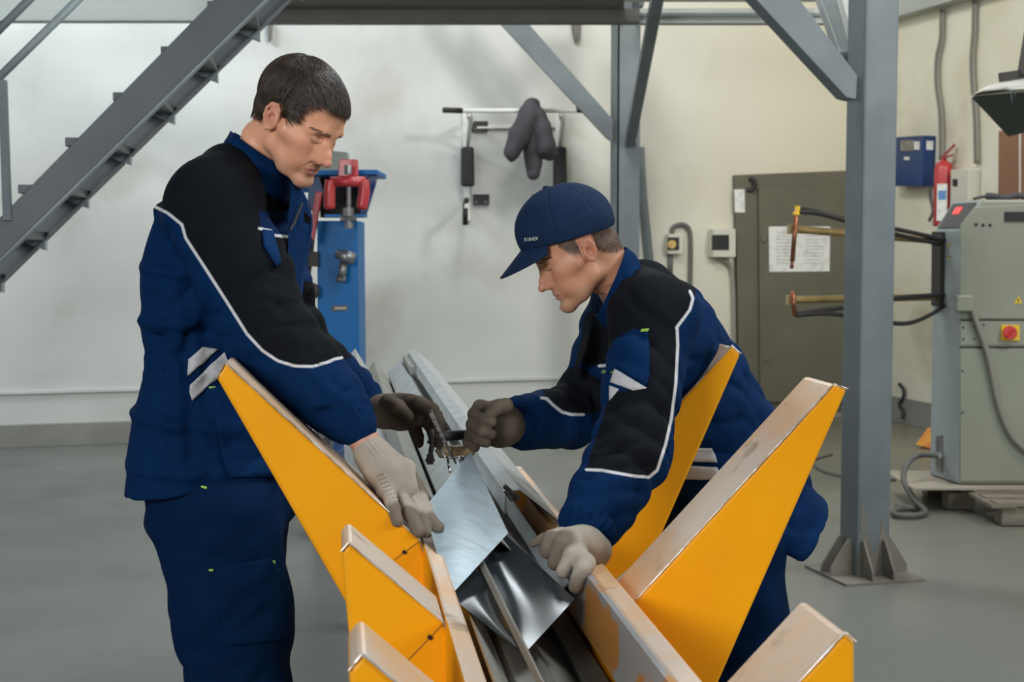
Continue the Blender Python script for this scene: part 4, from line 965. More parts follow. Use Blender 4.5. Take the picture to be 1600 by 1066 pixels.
# ---- materials of skin and cloth that read the laid-out measures
def attr_node(n, name):
    a = n.new('ShaderNodeAttribute'); a.attribute_type = 'GEOMETRY'; a.attribute_name = name; return a.outputs['Fac']
def step_mask(n, L, src, edge, soft, below=True):
    m = n.new('ShaderNodeMapRange'); m.inputs[1].default_value = edge - soft; m.inputs[2].default_value = edge + soft
    m.inputs[3].default_value = 1 if below else 0; m.inputs[4].default_value = 0 if below else 1; L.new(src, m.inputs[0]); return m.outputs[0]
def layered(name, base, layers, rough=.75, bump=.2, bscale=350, sheen=.0, var=.12, sss=0, bump2=0, b2scale=40, spec=None):
    """layers: (attribute, edge, softness, colour)"""
    m = bpy.data.materials.new(name); m.use_nodes = True; t = m.node_tree; n = t.nodes; L = t.links; b = n['Principled BSDF']
    b.inputs['Roughness'].default_value = rough; b.inputs['Sheen Weight'].default_value = sheen
    if spec is not None: b.inputs['Specular IOR Level'].default_value = spec
    if sss: b.inputs['Subsurface Weight'].default_value = sss; b.inputs['Subsurface Radius'].default_value = (.010, .004, .002); b.inputs['Subsurface Scale'].default_value = 1.0
    tc = n.new('ShaderNodeTexCoord')
    nz = n.new('ShaderNodeTexNoise'); nz.inputs['Scale'].default_value = 14; nz.inputs['Detail'].default_value = 5; L.new(tc.outputs['Object'], nz.inputs['Vector'])
    def mixc(fac, a, c):
        mx = n.new('ShaderNodeMix'); mx.data_type = 'RGBA'; L.new(fac, mx.inputs[0])
        if isinstance(a, tuple): mx.inputs[6].default_value = (*a, 1)
        else: L.new(a, mx.inputs[6])
        mx.inputs[7].default_value = (*c, 1); return mx.outputs[2]
    mr = n.new('ShaderNodeMapRange'); mr.inputs[1].default_value = .35; mr.inputs[2].default_value = .65; L.new(nz.outputs['Fac'], mr.inputs[0])
    cur = mixc(mr.outputs[0], base, tuple(x*(1 - var) for x in base))
    for an, edge, soft, colr in layers:
        cur = mixc(step_mask(n, L, attr_node(n, an), edge, soft), cur, colr)
    L.new(cur, b.inputs['Base Color'])
    q = n.new('ShaderNodeTexNoise'); q.inputs['Scale'].default_value = bscale; q.inputs['Detail'].default_value = 2; L.new(tc.outputs['Object'], q.inputs['Vector'])
    bp = n.new('ShaderNodeBump'); bp.inputs['Strength'].default_value = bump; bp.inputs['Distance'].default_value = .002; L.new(q.outputs['Fac'], bp.inputs['Height'])
    last = bp
    if bump2:
        q2 = n.new('ShaderNodeTexNoise'); q2.inputs['Scale'].default_value = b2scale; q2.inputs['Detail'].default_value = 3; q2.inputs['Distortion'].default_value = .6; L.new(tc.outputs['Object'], q2.inputs['Vector'])
        bp2 = n.new('ShaderNodeBump'); bp2.inputs['Strength'].default_value = bump2; bp2.inputs['Distance'].default_value = .01; L.new(q2.outputs['Fac'], bp2.inputs['Height']); L.new(bp.outputs[0], bp2.inputs['Normal']); last = bp2
    L.new(last.outputs[0], b.inputs['Normal'])
    return m
NAVY = (.0020, .021, .078); BLACK = (.0070, .0085, .0115); PIPE = (.62, .62, .63)
M['jacket'] = layered('navy_and_black_workwear', NAVY, [('black', 0, .6, BLACK), ('pipe', 2.3, .8, PIPE)], rough=.8, bump=.25, bscale=420, spec=.06, bump2=.25, b2scale=22)
M['navy'] = layered('navy_workwear', NAVY, [], rough=.8, bump=.25, bscale=420, spec=.06)
M['blue_cloth'] = layered('brighter_navy_lining', (.007, .035, .12), [], rough=.8, bump=.2, bscale=420, spec=.06)
M['black_cloth'] = layered('black_workwear', BLACK, [], rough=.8, bump=.25, bscale=420, spec=.05)
M['trousers'] = layered('navy_trousers', (.0018, .015, .052), [], rough=.8, bump=.25, bscale=420, spec=.05, bump2=.3, b2scale=16)
M['cap'] = layered('navy_cap_cotton', (.007, .022, .062), [], rough=.85, bump=.3, bscale=300, spec=.2, bump2=.25, b2scale=30)
M['glove'] = layered('grubby_beige_knit_glove', (.45, .40, .335), [('dirt', 0, .25, (.19, .155, .12))], rough=.97, bump=.6, bscale=520, spec=.1, var=.25)
M['glove_dark'] = layered('shaded_dirty_knit_glove', (.20, .16, .12), [('dirt', 0, .25, (.10, .08, .06))], rough=.97, bump=.6, bscale=520, spec=.1, var=.3)  # darker copy of the glove colour, for dirt and shade on the far hands
M['skin'] = layered('skin', (.80, .39, .235), [('blush', 0, 1, (.56, .22, .15)), ('lip', 0, .5, (.56, .21, .165)), ('stubble', 0, 1, (.36, .21, .15))], rough=.46, bump=.08, bscale=260, sss=.25, var=.06)
M['skin2'] = layered('skin_tanned', (.62, .30, .175), [('blush', 0, 1, (.50, .19, .13)), ('lip', 0, .5, (.48, .18, .14)), ('stubble', 0, 1, (.30, .18, .13)), ('crop', 0, 1, (.20, .13, .09))], rough=.5, bump=.08, bscale=260, sss=.2, var=.06)
M['hair'] = material('dark_brown_hair', (.022, .014, .009), .42, col2=(.055, .036, .023), nscale=45, spec=.45)
M['hair_crop'] = material('cropped_brown_hair', (.13, .085, .06), .6, col2=(.24, .17, .13), nscale=40, bump=.5, bscale=300)
M['brow'] = material('brown_eyebrow', (.20, .12, .08), .85)
M['eye_white'] = material('eye_white', (.6, .58, .55), .25)
M['iris'] = material('dark_iris', (.03, .02, .015), .15)
M['sole'] = material('black_shoe', (.015, .015, .016), .5)
# ================================================================== HEADS
def head_frame(ear_px, Y, face, yaw, pitch, scale, roll=0):
    """face=+1 looks to the right of the photo, -1 to the left; the ear facing the camera sits at ear_px"""
    cp, sp = math.cos(pitch), math.sin(pitch); cy, sy = math.cos(yaw), math.sin(yaw)
    hor = V(face*cy, -sy, 0)
    fw = hor*cp + V(0, 0, -sp); up = hor*sp + V(0, 0, cp); left = up.cross(fw)
    if roll:
        R = Matrix.Rotation(roll, 3, fw); up = R @ up; left = R @ left
    Mx = Matrix((fw, left, up)).transposed()
    near = -1 if left.y > 0 else 1                     # sign of local y that faces the camera
    ear = V(-.006, near*.080, .0)
    org = at(*ear_px, Y) - Mx @ (ear*scale)
    return Mx, org, near, scale
def head_shape(neck_to, near, fr, occ=(-.012, .099), es=1.0):
    S = Shape()
    S.ell((occ[0], 0, .048), (occ[1], .077, .086), k=0)
    S.ell((.040, 0, .040), (.055, .062, .058), k=.03)
    S.ell((.046, 0, -.022), (.045, .052, .068), k=.03)
    S.ell((.026, 0, -.045), (.042, .046, .040), k=.02)
    for s in (-1, 1):
        S.chain([(.002, s*.054, -.020), (.004, s*.049, -.054), (.045, s*.033, -.084), (.078, s*.010, -.097)], [.010, .011, .011, .013], k=.028)
        S.cap((.062, s*.044, -.018), (.030, s*.064, -.010), .019, .014, k=.025)
        S.ell((.068, s*.030, -.048), (.022, .022, .026), k=.02)
        S.chain([(.0915, s*.008, .020), (.088, s*.026, .024), (.070, s*.047, .019)], [.0085, .0085, .008], k=.016)
    S.ell((.084, 0, -.0945), (.0155, .020, .0145), k=.018)
    for s in (-1, 1):
        S.ell((.0970, s*.030, .0035), (.0145, .0185, .0125), k=.013, mode='-')
        S.ell((.0735, s*.031, .002), (.0155, .0165, .0145), k=.004)
        S.cap((.0895, s*.020, -.0035), (.0815, s*.042, -.0015), .0022, .0018, k=.003)      # lower lid edge
        S.cap((.0895, s*.019, .0045), (.0800, s*.044, .0035), .0030, .0025, k=.003)      # upper lid
        S.chain([(.0905, s*.021, -.0006), (.0905, s*.031, -.0022), (.0825, s*.044, .0000)], [.0009]*3, k=.0015, mode='-')   # lid slit
    # nose
    S.chain([(.090, 0, .016), (.098, 0, .000), (.109, 0, -.020), (.1175, 0, -.034)], [.0075, .0062, .0066, .0080], k=.010)
    S.ell((.1165, 0, -.0360), (.0092, .0082, .0078), k=.006)
    for s in (-1, 1):
        S.ell((.1035, s*.0112, -.0390), (.0095, .0050, .0062), k=.006)
        S.cap((.088, s*.016, -.028), (.083, s*.028, -.052), .007, .006, k=.010)          # cheek edge of the smile line
        S.cap((.096, s*.0080, -.010), (.1035, s*.0100, -.034), .0072, .0072, k=.009)
        S.cap((.086, s*.0130, -.008), (.089, s*.0170, -.036), .0110, .0110, k=.012)
        S.cap((.1060, s*.0055, -.0490), (.1070, s*.0052, -.0455), .0022, .0016, k=.002, mode='-')
        S.local(crease((.1000, s*.0165, -.032), (.0960, s*.0165, -.046), .0028, .0022))
        S.local(crease((.0950, s*.0190, -.038), (.0860, s*.0330, -.064), .0034, .0030)); S.local(crease((.0880, s*.0200, -.0655), (.0760, s*.0345, -.0620), .0022, .0032))
        S.local(crease((.0860, s*.020, -.0120), (.0780, s*.044, -.0100), .0030, .0012)); S.local(crease((.080, s*.030, -.030), (.070, s*.050, -.026), .012, -.0025))
    S.ell((.0875, 0, -.0525), (.0110, .0170, .0100), k=.010)
    # lips
    S.ell((.0850, 0, -.064), (.0115, .027, .016), k=.012)
    S.chain([(.0800, -.0280, -.0640), (.0890, -.0190, -.0635), (.0950, -.0080, -.0610), (.0965, 0, -.0618), (.0950, .0080, -.0610), (.0890, .0190, -.0635), (.0800, .0280, -.0640)], [.0020, .0034, .0044, .0042, .0044, .0034, .0020], k=.005)
    S.chain([(.0800, -.0270, -.0670), (.0885, -.0170, -.0710), (.0935, -.0070, -.0738), (.0945, 0, -.0742), (.0935, .0070, -.0738), (.0885, .0170, -.0710), (.0800, .0270, -.0670)], [.0022, .0042, .0052, .0054, .0052, .0042, .0022], k=.005)
    S.chain([(.0880, -.0240, -.0655), (.0965, -.0120, -.0668), (.1010, 0, -.0678), (.0965, .0120, -.0668), (.0880, .0240, -.0655)], [.0006, .0010, .0011, .0010, .0006], k=.0035, mode='-')
    S.ell((.1005, 0, -.0835), (.008, .016, .0045), k=.010, mode='-')
    # ears
    for s in (-1, 1):
        c = V(-.006, s*.0800, .000)
        S.ell(c + V(.002, -s*.005, 0), (.0170*es, .0075, .0290*es), R=Matrix.Rotation(s*.30, 3, 'Z') @ Matrix.Rotation(-.18, 3, 'Y'), k=.006)
        S.ell(c + V(-.002, -s*.001, .004), (.0125*es, .0060, .0225*es), R=Matrix.Rotation(s*.30, 3, 'Z') @ Matrix.Rotation(-.18, 3, 'Y'), k=.004)
        S.chain([c + (V(-.010, s*.0045, .0235))*es, c + (V(-.004, s*.002, .0225))*es, c + (V(.004, -s*.001, .018))*es], [.0040*es, .0042*es, .004*es], k=.005)
        ring = [c + V(.011, -s*.002, .006), c + V(.012, s*.000, .020), c + V(.003, s*.003, .0295), c + V(-.009, s*.006, .026), c + V(-.0155, s*.008, .012), c + V(-.0145, s*.007, -.004), c + V(-.008, s*.004, -.018), c + V(.001, s*.001, -.0275), c + V(.006, -s*.002, -.024), c + V(.009, -s*.002, -.014)]
        ring = [c + (p - c)*es for p in ring]
        S.chain(ring, [.0022, .0030, .0033, .0035, .0035, .0032, .0030, .0046, .0042, .003], k=.0030, kk=.002)
        S.chain([c + V(.010, s*.0005, -.003), c + V(.0105, 0, -.011)], [.0042, .0035], k=.003)
        S.chain([c + V(-.0075, s*.0035, .014), c + V(-.009, s*.0035, .000), c + V(-.005, s*.002, -.012)], [.0022, .0026, .0024], k=.003)
        S.ell(c + V(.0025, s*.0035, -.002), (.0075, .0065, .0105), k=.003, mode='-')
    # neck goes towards the body
    Mx, org, _, sc = fr
    loc = lambda p: (Mx.transposed() @ (Vector(p) - org))/sc
    nb = loc(neck_to)
    S.stack([V(-.040, 0, -.005), V(-.040, 0, -.070).lerp(nb, .12), nb], [.050, .051, .060], [.050, .052, .062], V(1, 0, 0), capr=.02, k=.034)
    # adam's apple line and the two neck tendons
    return S
def g(Vl, c, r):  # soft ball measure: negative inside
    q = (Vl - np.array(c))/np.array(r); return np.sqrt((q*q).sum(1)) - 1
def lips_attr(Vw, Vl):
    x, y, z = Vl[:, 0], np.abs(Vl[:, 1]), Vl[:, 2]
    top = -.0580 - .0050*np.clip(y/.029, 0, 1)**1.3 - .0012*np.exp(-(y/.004)**2); bot = -.0790 + .0130*(np.clip(y/.029, 0, 1))**1.8
    d = np.maximum(np.maximum(z - top, bot - z), (y - .0295))*900
    return np.where(x > .068, d, 9)
def blush_attr(Vw, Vl):
    ya = Vl.copy(); ya[:, 1] = np.abs(ya[:, 1])
    return np.minimum.reduce([g(ya, (.072, .042, -.022), (.03, .022, .020))*1.3 + .55, g(ya, (.114, 0, -.037), (.018, .02, .016))*1.2 + .45, g(ya, (-.010, .082, .0), (.026, .018, .034))*1.0 + .35])
def stubble_attr(Vw, Vl):
    ya = Vl.copy(); ya[:, 1] = np.abs(ya[:, 1])
    return np.minimum.reduce([g(ya, (.085, 0, -.095), (.035, .038, .026))*1.2 + .75, g(ya, (.03, .050, -.085), (.05, .02, .022))*1.2 + .8, g(ya, (.100, 0, -.054), (.016, .022, .008))*1.2 + .75])
def build_head(person, fr, neck_to, skin, crop=None, brow_w=1.0, h=.0021, occ=(-.012, .099), es=1.0):
    Mx, org, near, sc = fr
    S = head_shape(neck_to, near, fr, occ, es); R = np.array(Mx)
    xf = lambda Vv: (Vv*sc) @ R.T + np.array(org)
    at_ = {'lip': lips_attr, 'blush': blush_attr, 'stubble': stubble_attr}
    if crop: at_['crop'] = crop
    o, bvh = sdf_object('body', S, h, skin, person, at_, sm=1, xf=xf)
    W = lambda p: Mx @ (Vector(p)*sc) + org
    # eyes: a sliver of eyeball under the lowered lid, lashes and brows
    for s in (-1, 1):
        b = B(); ln = []
        for k in range(15):
            t = k/14; ln.append(W(V(.0912 - .0085*t**1.6, s*(.0195 + .0255*t), -.0008 - .0022*math.sin(math.pi*t))))
        hl = [bvh.find_nearest(p) for p in ln]; b.tube([h[0] + h[1]*.0002 for h in hl], [.0003] + [.0007]*13 + [.0003], 6)
        for k in range(22):
            t = k/21; c = V(.0905 - .008*t**1.6, s*(.020 + .025*t), -.0008 - .0022*math.sin(math.pi*t))
            b.tube([W(c), W(c + V(.0022, s*.0008*t, -.0014))], [.00030*sc, .0001], 4)
        b.out('eyelashes', M['brow'], person)
        b = B(); rr = random.Random(5)
        for k in range(int(150*brow_w)):
            t = rr.random(); zz = rr.uniform(-.0042, .0036)*(1 - .55*t)
            c = V(.0995 - .026*t**2.0, s*(.0145 + .034*t), .0215 + .0035*math.sin(math.pi*t*.8) + zz)
            dd = V(-.0015 - .005*t, s*.0050, .0010 - .003*t + (-.001 if zz > 0 else .001))
            # put the root on the skin
            hit = bvh.find_nearest(W(c)); 
            if hit[0] is None: continue
            p = hit[0] + hit[1]*.0004; d = Mx @ dd*sc; d = d - hit[1]*d.dot(hit[1])
            b.tube([p, p + d*.55 + hit[1]*.0005, p + d + hit[1]*.0003], [.00022, .00018, .0001], 4)
        b.out('eyebrow', M['brow'], person)
    return o, bvh, W
def hair_locks(person, bvh, W, fr, inside_fn, mat, n=2600, length=.030, width=.0011, crown=(-.045, 0, .125), lift=.004, seed=1, name='hair', curl=.3, shell=None, flow=None):
    """scalp cap plus thousands of tapered locks that follow the skull away from the crown"""
    Mx, org, near, sc = fr; rr = random.Random(seed); b = B()
    cr = Vector(crown); cnt = 0; tries = 0
    while cnt < n and tries < n*12:
        tries += 1
        th = rr.uniform(0, 2*math.pi); ph = math.acos(rr.uniform(-.75, 1))
        d = V(math.sin(ph)*math.cos(th), math.sin(ph)*math.sin(th), math.cos(ph))
        c = V(-.008, 0, .040); p = c + d*.16
        hit = bvh.ray_cast(W(p), (W(c) - W(p)).normalized())
        if hit[0] is None: continue
        loc = (Mx.transposed() @ (hit[0] - org))/sc
        if not inside_fn(loc): continue
        cnt += 1
        nrm = (Mx.transposed() @ hit[1]); nrm.normalize()
        fl = (loc - cr); fl = fl - nrm*fl.dot(nrm)
        if flow: fl = flow(loc, fl)
        fl = fl - nrm*fl.dot(nrm); fl.normalize(); sd = nrm.cross(fl)
        fl = (fl + sd*rr.uniform(-curl, curl)).normalized()
        L = length*rr.uniform(.65, 1.15); pts = []; cur = loc + nrm*(lift*.3); dirv = (fl + nrm*.45).normalized(); m = 5
        for k in range(m):
            pts.append(W(cur)); cur = cur + dirv*(L/(m-1)); 
            h2 = bvh.find_nearest(W(cur)); ln = (Mx.transposed() @ (h2[0] - org))/sc; n2 = (Mx.transposed() @ h2[1]).normalized()
            dist = (cur - ln).dot(n2)
            want = lift*(1.0 if k < 3 else .8)
            cur = cur + n2*(want - dist)*.6
            dirv = (dirv - n2*dirv.dot(n2)*.9 + sd*rr.uniform(-.15, .15)*curl).normalized()
        w = width*rr.uniform(.7, 1.3)*sc
        b.tube(pts, [w*.8, w, w, w*.75, w*.15], 4)
    return b.out(name, mat, person, smooth=True)
# ================================================================== THE DARK-HAIRED MAN ON THE LEFT
m1 = empty('person', (at(345, 765, 2.70).x, 2.70, 0), 'person with short dark hair in a navy and black work jacket, left of the rack', 'person')
fr1 = head_frame((425, 182), 2.52, 1, math.radians(27), math.radians(33), .835)
nk1 = at(392, 262, 2.66)
o, bv, W1 = build_head(m1, fr1, nk1, M['skin'])
def hl1(p):
    x, y, z = p.x, abs(p.y), p.z
    if x > .03 and z < .094: 
        if y < .052 or x > .062: return z > .079
    if z > .10: return True
    if -.030 < x < .014 and y > .05 and z < .037: return False
    if x > .02:      # front hairline; a fringe that comes down over the forehead, temples cut back
        zh = np.interp(y, [0, .03, .045, .056, .062, .08], [.080, .080, .090, .088, .080, .05]); 
        if x < .06: zh = min(zh, np.interp(x, [.02, .036, .040, .060], [.006, .014, .052, .078]))
        if x < .036 and y > .05: zh = np.interp(x, [.02, .034], [.010, .028])
        return z > zh
    if x > -.026 and y > .05: return z > (.044 if x < .010 else .016)
    return z > np.interp(x, [-.12, -.05, -.020], [-.018, -.016, .008])
def flow1(loc, fl):
    if loc.x > .0: return V(1, loc.y*3, -.35)
    if abs(loc.y) > .05: return V(.25, 0, -1)
    return fl
# close scalp layer
SH = Shape(); SH.ell((-.013, 0, .049), (.1030, .0810, .0895), k=0); SH.ell((.040, 0, .041), (.0585, .0655, .0615), k=.03)
Wn = waves(31, 10, 60, 170, (.35, 1.8, .8)); SH.local(lambda P: .0016*Wn(P))
def hair_cut(P):
    x, y, z = P[:, 0], np.abs(P[:, 1]), P[:, 2]
    zf = np.interp(y, [0, .03, .045, .056, .062, .09], [.072, .070, .082, .074, .060, .04])
    zs = np.interp(x, [-.13, -.05, -.022, -.016, .004, .010, .034, .038, .060, .066], [-.036, -.038, -.020, .036, .036, .002, .016, .060, .078, .078])
    zh = np.where((x > .062), zf, np.where(y > .045, zs, np.where(x < 0, -.038, zf)))
    return (zh - z) + .0025*np.sin(y*900)*np.sin(x*700)
SH.ops.append(('-', lambda P: -hair_cut(P), .006))
R1 = np.array(fr1[0]); 
so, _ = sdf_object('hair', SH, .0028, M['hair'], m1, sm=1, xf=lambda Vv: (Vv*fr1[3]) @ R1.T + np.array(fr1[1]))
lk = hair_locks(so, bv, W1, fr1, hl1, M['hair'], n=8500, length=.030, width=.00060, lift=.0065, curl=.22, flow=flow1, name='hair_locks')

# ---- jacket
J = Shape(); yw = math.radians(24); dA = V(math.cos(yw), -math.sin(yw), 0)
ax1 = [(398, 266, 2.68), (384, 298, 2.69), (368, 350, 2.70), (354, 430, 2.70), (350, 500, 2.70), (352, 572, 2.70), (342, 650, 2.70), (336, 720, 2.70), (338, 800, 2.70)]
J.stack([at(*p) for p in ax1], [.072, .096, .116, .132, .130, .122, .138, .146, .150], [.085, .150, .180, .19, .185, .175, .185, .19, .195], dA, capr=.03, k=.03)
sh, el, wr = at(334, 322, 2.505), at(420, 520, 2.43), at(550, 657, 2.367)
J.chain([at(362, 280, 2.60), sh, sh.lerp(el, .5), el, el.lerp(wr, .45), el.lerp(wr, .80), at(558, 667, 2.362)], [.066, .077, .078, .070, .060, .047, .033], k=.045, kk=.04)
sh2, el2, wr2 = at(400, 345, 2.86), at(470, 545, 2.85), at(564, 628, 2.755)
J.chain([at(400, 290, 2.78), sh2, el2, el2.lerp(wr2, .5), el2.lerp(wr2, .85), at(579, 640, 2.745)], [.06, .064, .056, .048, .042, .032], k=.04, kk=.04)
# hem: cut on the slope of the jacket edge, hollow underneath
hp = at(330, 762, 2.60); J.half(hp, (at(232, 774, 2.7) - at(430, 748, 2.7)).cross(V(0, 1, 0)) * (1 if ((at(232, 774, 2.7) - at(430, 748, 2.7)).cross(V(0, 1, 0))).z < 0 else -1))
# cloth relief
J.local(folds(el, .13, (el - sh), 105, .0050, 3)); J.local(folds(el.lerp(wr, .75), .09, (wr - el), 120, .0045, 4)); J.local(folds(at(350, 575, 2.60), .16, (1, .5, 0), 190, .0040, 5, .2))
J.local(folds(sh.lerp(el, .35), .16, (el-sh).cross(V(0, 1, .3)), 60, .0035, 8)); J.local(folds(el2, .10, (el2 - sh2), 110, .004, 9))
for a, c, w_, dp in (((300, 455, 2.55), (250, 560, 2.62), .022, .010), ((330, 560, 2.55), (290, 700, 2.52), .018, .010), ((300, 480, 2.55), (360, 560, 2.52), .025, .016), ((262, 590, 2.6), (245, 740, 2.6), .016, -.010),
                     ((288, 600, 2.55), (282, 740, 2.55), .014, .008), ((350, 590, 2.5), (356, 740, 2.5), .013, -.008), ((420, 290, 2.55), (438, 380, 2.55), .014, .008), ((395, 300, 2.5), (428, 420, 2.48), .016, .008),
                     ((262, 340, 2.6), (246, 470, 2.62), .02, .006), ((460, 560, 2.34), (545, 640, 2.30), .012, -.006), ((430, 590, 2.38), (520, 655, 2.33), .012, .006)):
    J.local(crease(at(*a), at(*c), w_, dp))
def wild(J, a, b, rad, n, seed, amp=.0075, wid=(.0045, .010), face=-1, lenf=(.4, 1.1), tilt=.8):
    """random tugged creases on the near side of a limb running from a to b"""
    rr = random.Random(seed); ax_ = (b - a).normalized(); pr = ax_.cross(V(0, 1, 0)).normalized()
    for _ in range(n):
        c = a.lerp(b, rr.uniform(0, 1)) + pr*rad*rr.uniform(-.7, .7); off = math.sqrt(max(.05, 1 - ((c - a).dot(pr)/rad)**2))*rad
        c = c + V(0, face*off, 0); d = (pr*rr.choice((-1, 1)) + ax_*rr.uniform(-tilt, tilt)).normalized()*rad*rr.uniform(*lenf)
        J.local(crease(c - d, c + d + V(0, -face*rad*.25, 0), rr.uniform(*wid), amp*rr.uniform(.5, 1.1)*rr.choice((1, 1, -.7))))
wild(J, sh.lerp(el, .55), el.lerp(wr, .35), .07, 16, 5); wild(J, el.lerp(wr, .4), wr, .055, 12, 6); wild(J, sh, sh.lerp(el, .5), .075, 5, 7, .004, (.010, .02)); wild(J, at(300, 420, 2.66), at(300, 560, 2.64), .12, 10, 8, .008, (.008, .016)); wild(J, at(300, 600, 2.62), at(300, 740, 2.62), .14, 11, 9, .008, (.008, .016), tilt=2.5)
wild(J, el2, wr2, .055, 7, 11)
J.local(rumple(sh, el, .078, 42, 0.0140, 3)); J.local(rumple(el, wr, .064, 58, 0.0154, 5)); J.local(rumple(at(352, 330, 2.70), at(350, 560, 2.70), .17, 30, 0.0154, 9, 1.4)); J.local(rumple(at(345, 585, 2.70), at(338, 760, 2.70), .19, 24, 0.0182, 12, 2.2)); J.local(rumple(sh2, wr2, .058, 60, 0.0140, 15))
wv = waves(12, 9, 14, 46); J.local(lambda P: .0032*wv(P))
# gathered cuffs and elastic waist
def ribs(c, axis, rad, freq, amp):
    c = A3(c); ax_ = A3(Vector(axis).normalized())
    x = np.cross(ax_, [0, 1, .2]); x /= np.linalg.norm(x); y = np.cross(ax_, x)
    def f(P):
        q = P - c; l = q @ ax_; an = np.arctan2(q @ x, q @ y); m = np.exp(-(l/rad)**2)*np.exp(-((q*q).sum(1))/(.09**2))
        return amp*m*np.sin(an*freq + l*30)
    return f
J.local(ribs(at(550, 660, 2.365), wr - el, .028, 24, .0042)); J.local(ribs(wr2, wr2 - el2, .022, 20, .0036))
def waist(P):
    q = P - A3(at(250, 570, 2.68)); m = np.exp(-(q[:, 2]/.018)**2)*np.exp(-(q[:, 0]/.11)**2); return m*(.006 + .0025*np.sin(q[:, 0]*330 + q[:, 1]*330))
J.local(waist)
BL1 = [(340, 120), (180, 120), (180, 320), (262, 332), (283, 350), (290, 372), (318, 415), (352, 468), (386, 522), (410, 548), (434, 564), (460, 572), (488, 573), (512, 566), (524, 562), (548, 560), (560, 520), (520, 440), (470, 440), (449, 371), (430, 368), (424, 361), (408, 358), (404, 330), (520, 330), (520, 300), (470, 180)]
PI1 = [[(240, 322), (262, 333), (283, 350)], [(284, 350), (290, 372), (318, 415), (352, 468), (386, 522), (410, 548), (434, 564), (460, 572), (488, 573), (512, 566), (524, 561), (534, 559)], [(405, 357), (424, 361)], [(430, 368), (449, 370)]]
o, jb = sdf_object('jacket', J, .0045, M['jacket'], m1, {'black': lambda a, b_: poly_sd(to_px(a), BL1), 'pipe': lambda a, b_: np.minimum.reduce([seg_dist(to_px(a), p) for p in PI1]) + np.where(a[:, 1] > 2.92, 9, 0)}, sm=2, label='navy and black jacket with white piping')
jk1 = o
# collar: two-ply stand collar open to the front
def collar(name, top_b, top_f, bot_b, bot_f, Y, lat, mat, parent, t=.004, open_=0, side=1, flare=1.06):
    tb, tf, bb, bf = at(*top_b, Y), at(*top_f, Y), at(*bot_b, Y), at(*bot_f, Y)
    n = 48; vs = []; fs = []; rows = 5
    latv = V(0, 1, 0)
    for layer in (0, 1):
        for r in range(rows+1):
            q = r/rows; cb = (bb.lerp(tb, q)); cf = (bf.lerp(tf, q)); c = (cb + cf)/2; a = (cf - cb)/2; lt = lat*(flare + (1-flare)*q)
            for k in range(n+1):
                ph = -math.pi + open_ + (2*math.pi - 2*open_)*k/n; cs, sn = math.cos(ph + math.pi), math.sin(ph + math.pi)
                # ph+pi=0 is the back of the neck
                p = c - a*math.cos(ph + math.pi - math.pi)*(-1)*(-1) if False else c + a*math.cos(ph) + latv*lt*math.sin(ph)
                rad = (p - c); ln = rad.length; rad.normalize()
                wob = .0020*math.sin(ph*9 + q*4) + .0016*math.sin(ph*5 - q*7)
                vs.append(p + rad*(wob + (t if layer == 0 else -t*.0)))
    m = n+1; K = m*(rows+1)
    for r in range(rows):
        for k in range(n):
            i = r*m + k; fs += [[i, i+1, i+m+1, i+m], [K+i, K+i+m, K+i+m+1, K+i+1]]
    for k in range(n): fs += [[k, K+k, K+k+1, k+1], [rows*m+k, rows*m+k+1, K+rows*m+k+1, K+rows*m+k]]
    for r in range(rows): fs += [[r*m, r*m+m, K+r*m+m, K+r*m], [r*m+n, K+r*m+n, K+r*m+m+n, r*m+m+n]]
    o = mesh(name, vs, fs, mat, parent, smooth=True); return o
collar('collar', (364, 206), (459, 272), (347, 248), (452, 322), 2.635, .074, M['navy'], jk1, open_=.25)
# open front flap with zip, chest pocket, tab
b = B(); pts = [at(x, y, Y_) for x, y, Y_ in [(457, 276, 2.56), (467, 288, 2.58), (478, 312, 2.60), (486, 338, 2.62), (486, 356, 2.62), (478, 400, 2.62), (472, 440, 2.62), (467, 500, 2.62), (455, 520, 2.60), (449, 420, 2.56), (450, 330, 2.545)]]
b.prism(pts, (0, .030, 0)); b.out('front_flap', M['blue_cloth'], jk1, bevel=.008)
b = B(); b.tube(spline([at(472, 318, 2.575), at(466, 333, 2.565), at(460, 348, 2.555), at(453, 360, 2.54)]), .0022, 6); b.out('zip', M['cast'], jk1)
b = B(); b.prism([at(x, y, 2.575) for x, y in [(475, 330), (486, 340), (484, 352), (475, 346)]], (0, .004, 0)); b.out('flap_patch', M['black_cloth'], jk1)
patch('zip_placket', jb, [(452, 372), (462, 375), (461, 420), (455, 420)], M['black_cloth'], jk1, off=.002, fallback=2.5)
patch('pocket', jb, [(409, 361), (424, 363), (437, 412), (432, 418), (412, 385)], M['blue_cloth'], jk1, off=.002, t=.003)
patch('reflective_strip', jb, [(315, 543), (340, 546), (297, 585), (294, 586), (296, 562)], M['silver_tape'], jk1, off=.003, t=.0012)
patch('reflective_strip', jb, [(349, 551), (366, 552), (372, 560), (300, 626), (296, 613), (297, 601)], M['silver_tape'], jk1, off=.003, t=.0012)
patch('side_pocket', jb, [(330, 607), (352, 600), (440, 650), (440, 742), (357, 747), (347, 720), (335, 650)], M['navy'], jk1, off=.003, t=.004, label='side pocket with a slanted edge')
patch('thread_tag', jb, [(328, 604), (337, 604), (337, 607), (328, 607)], M['lime'], jk1, off=.004, t=.001, step=2)
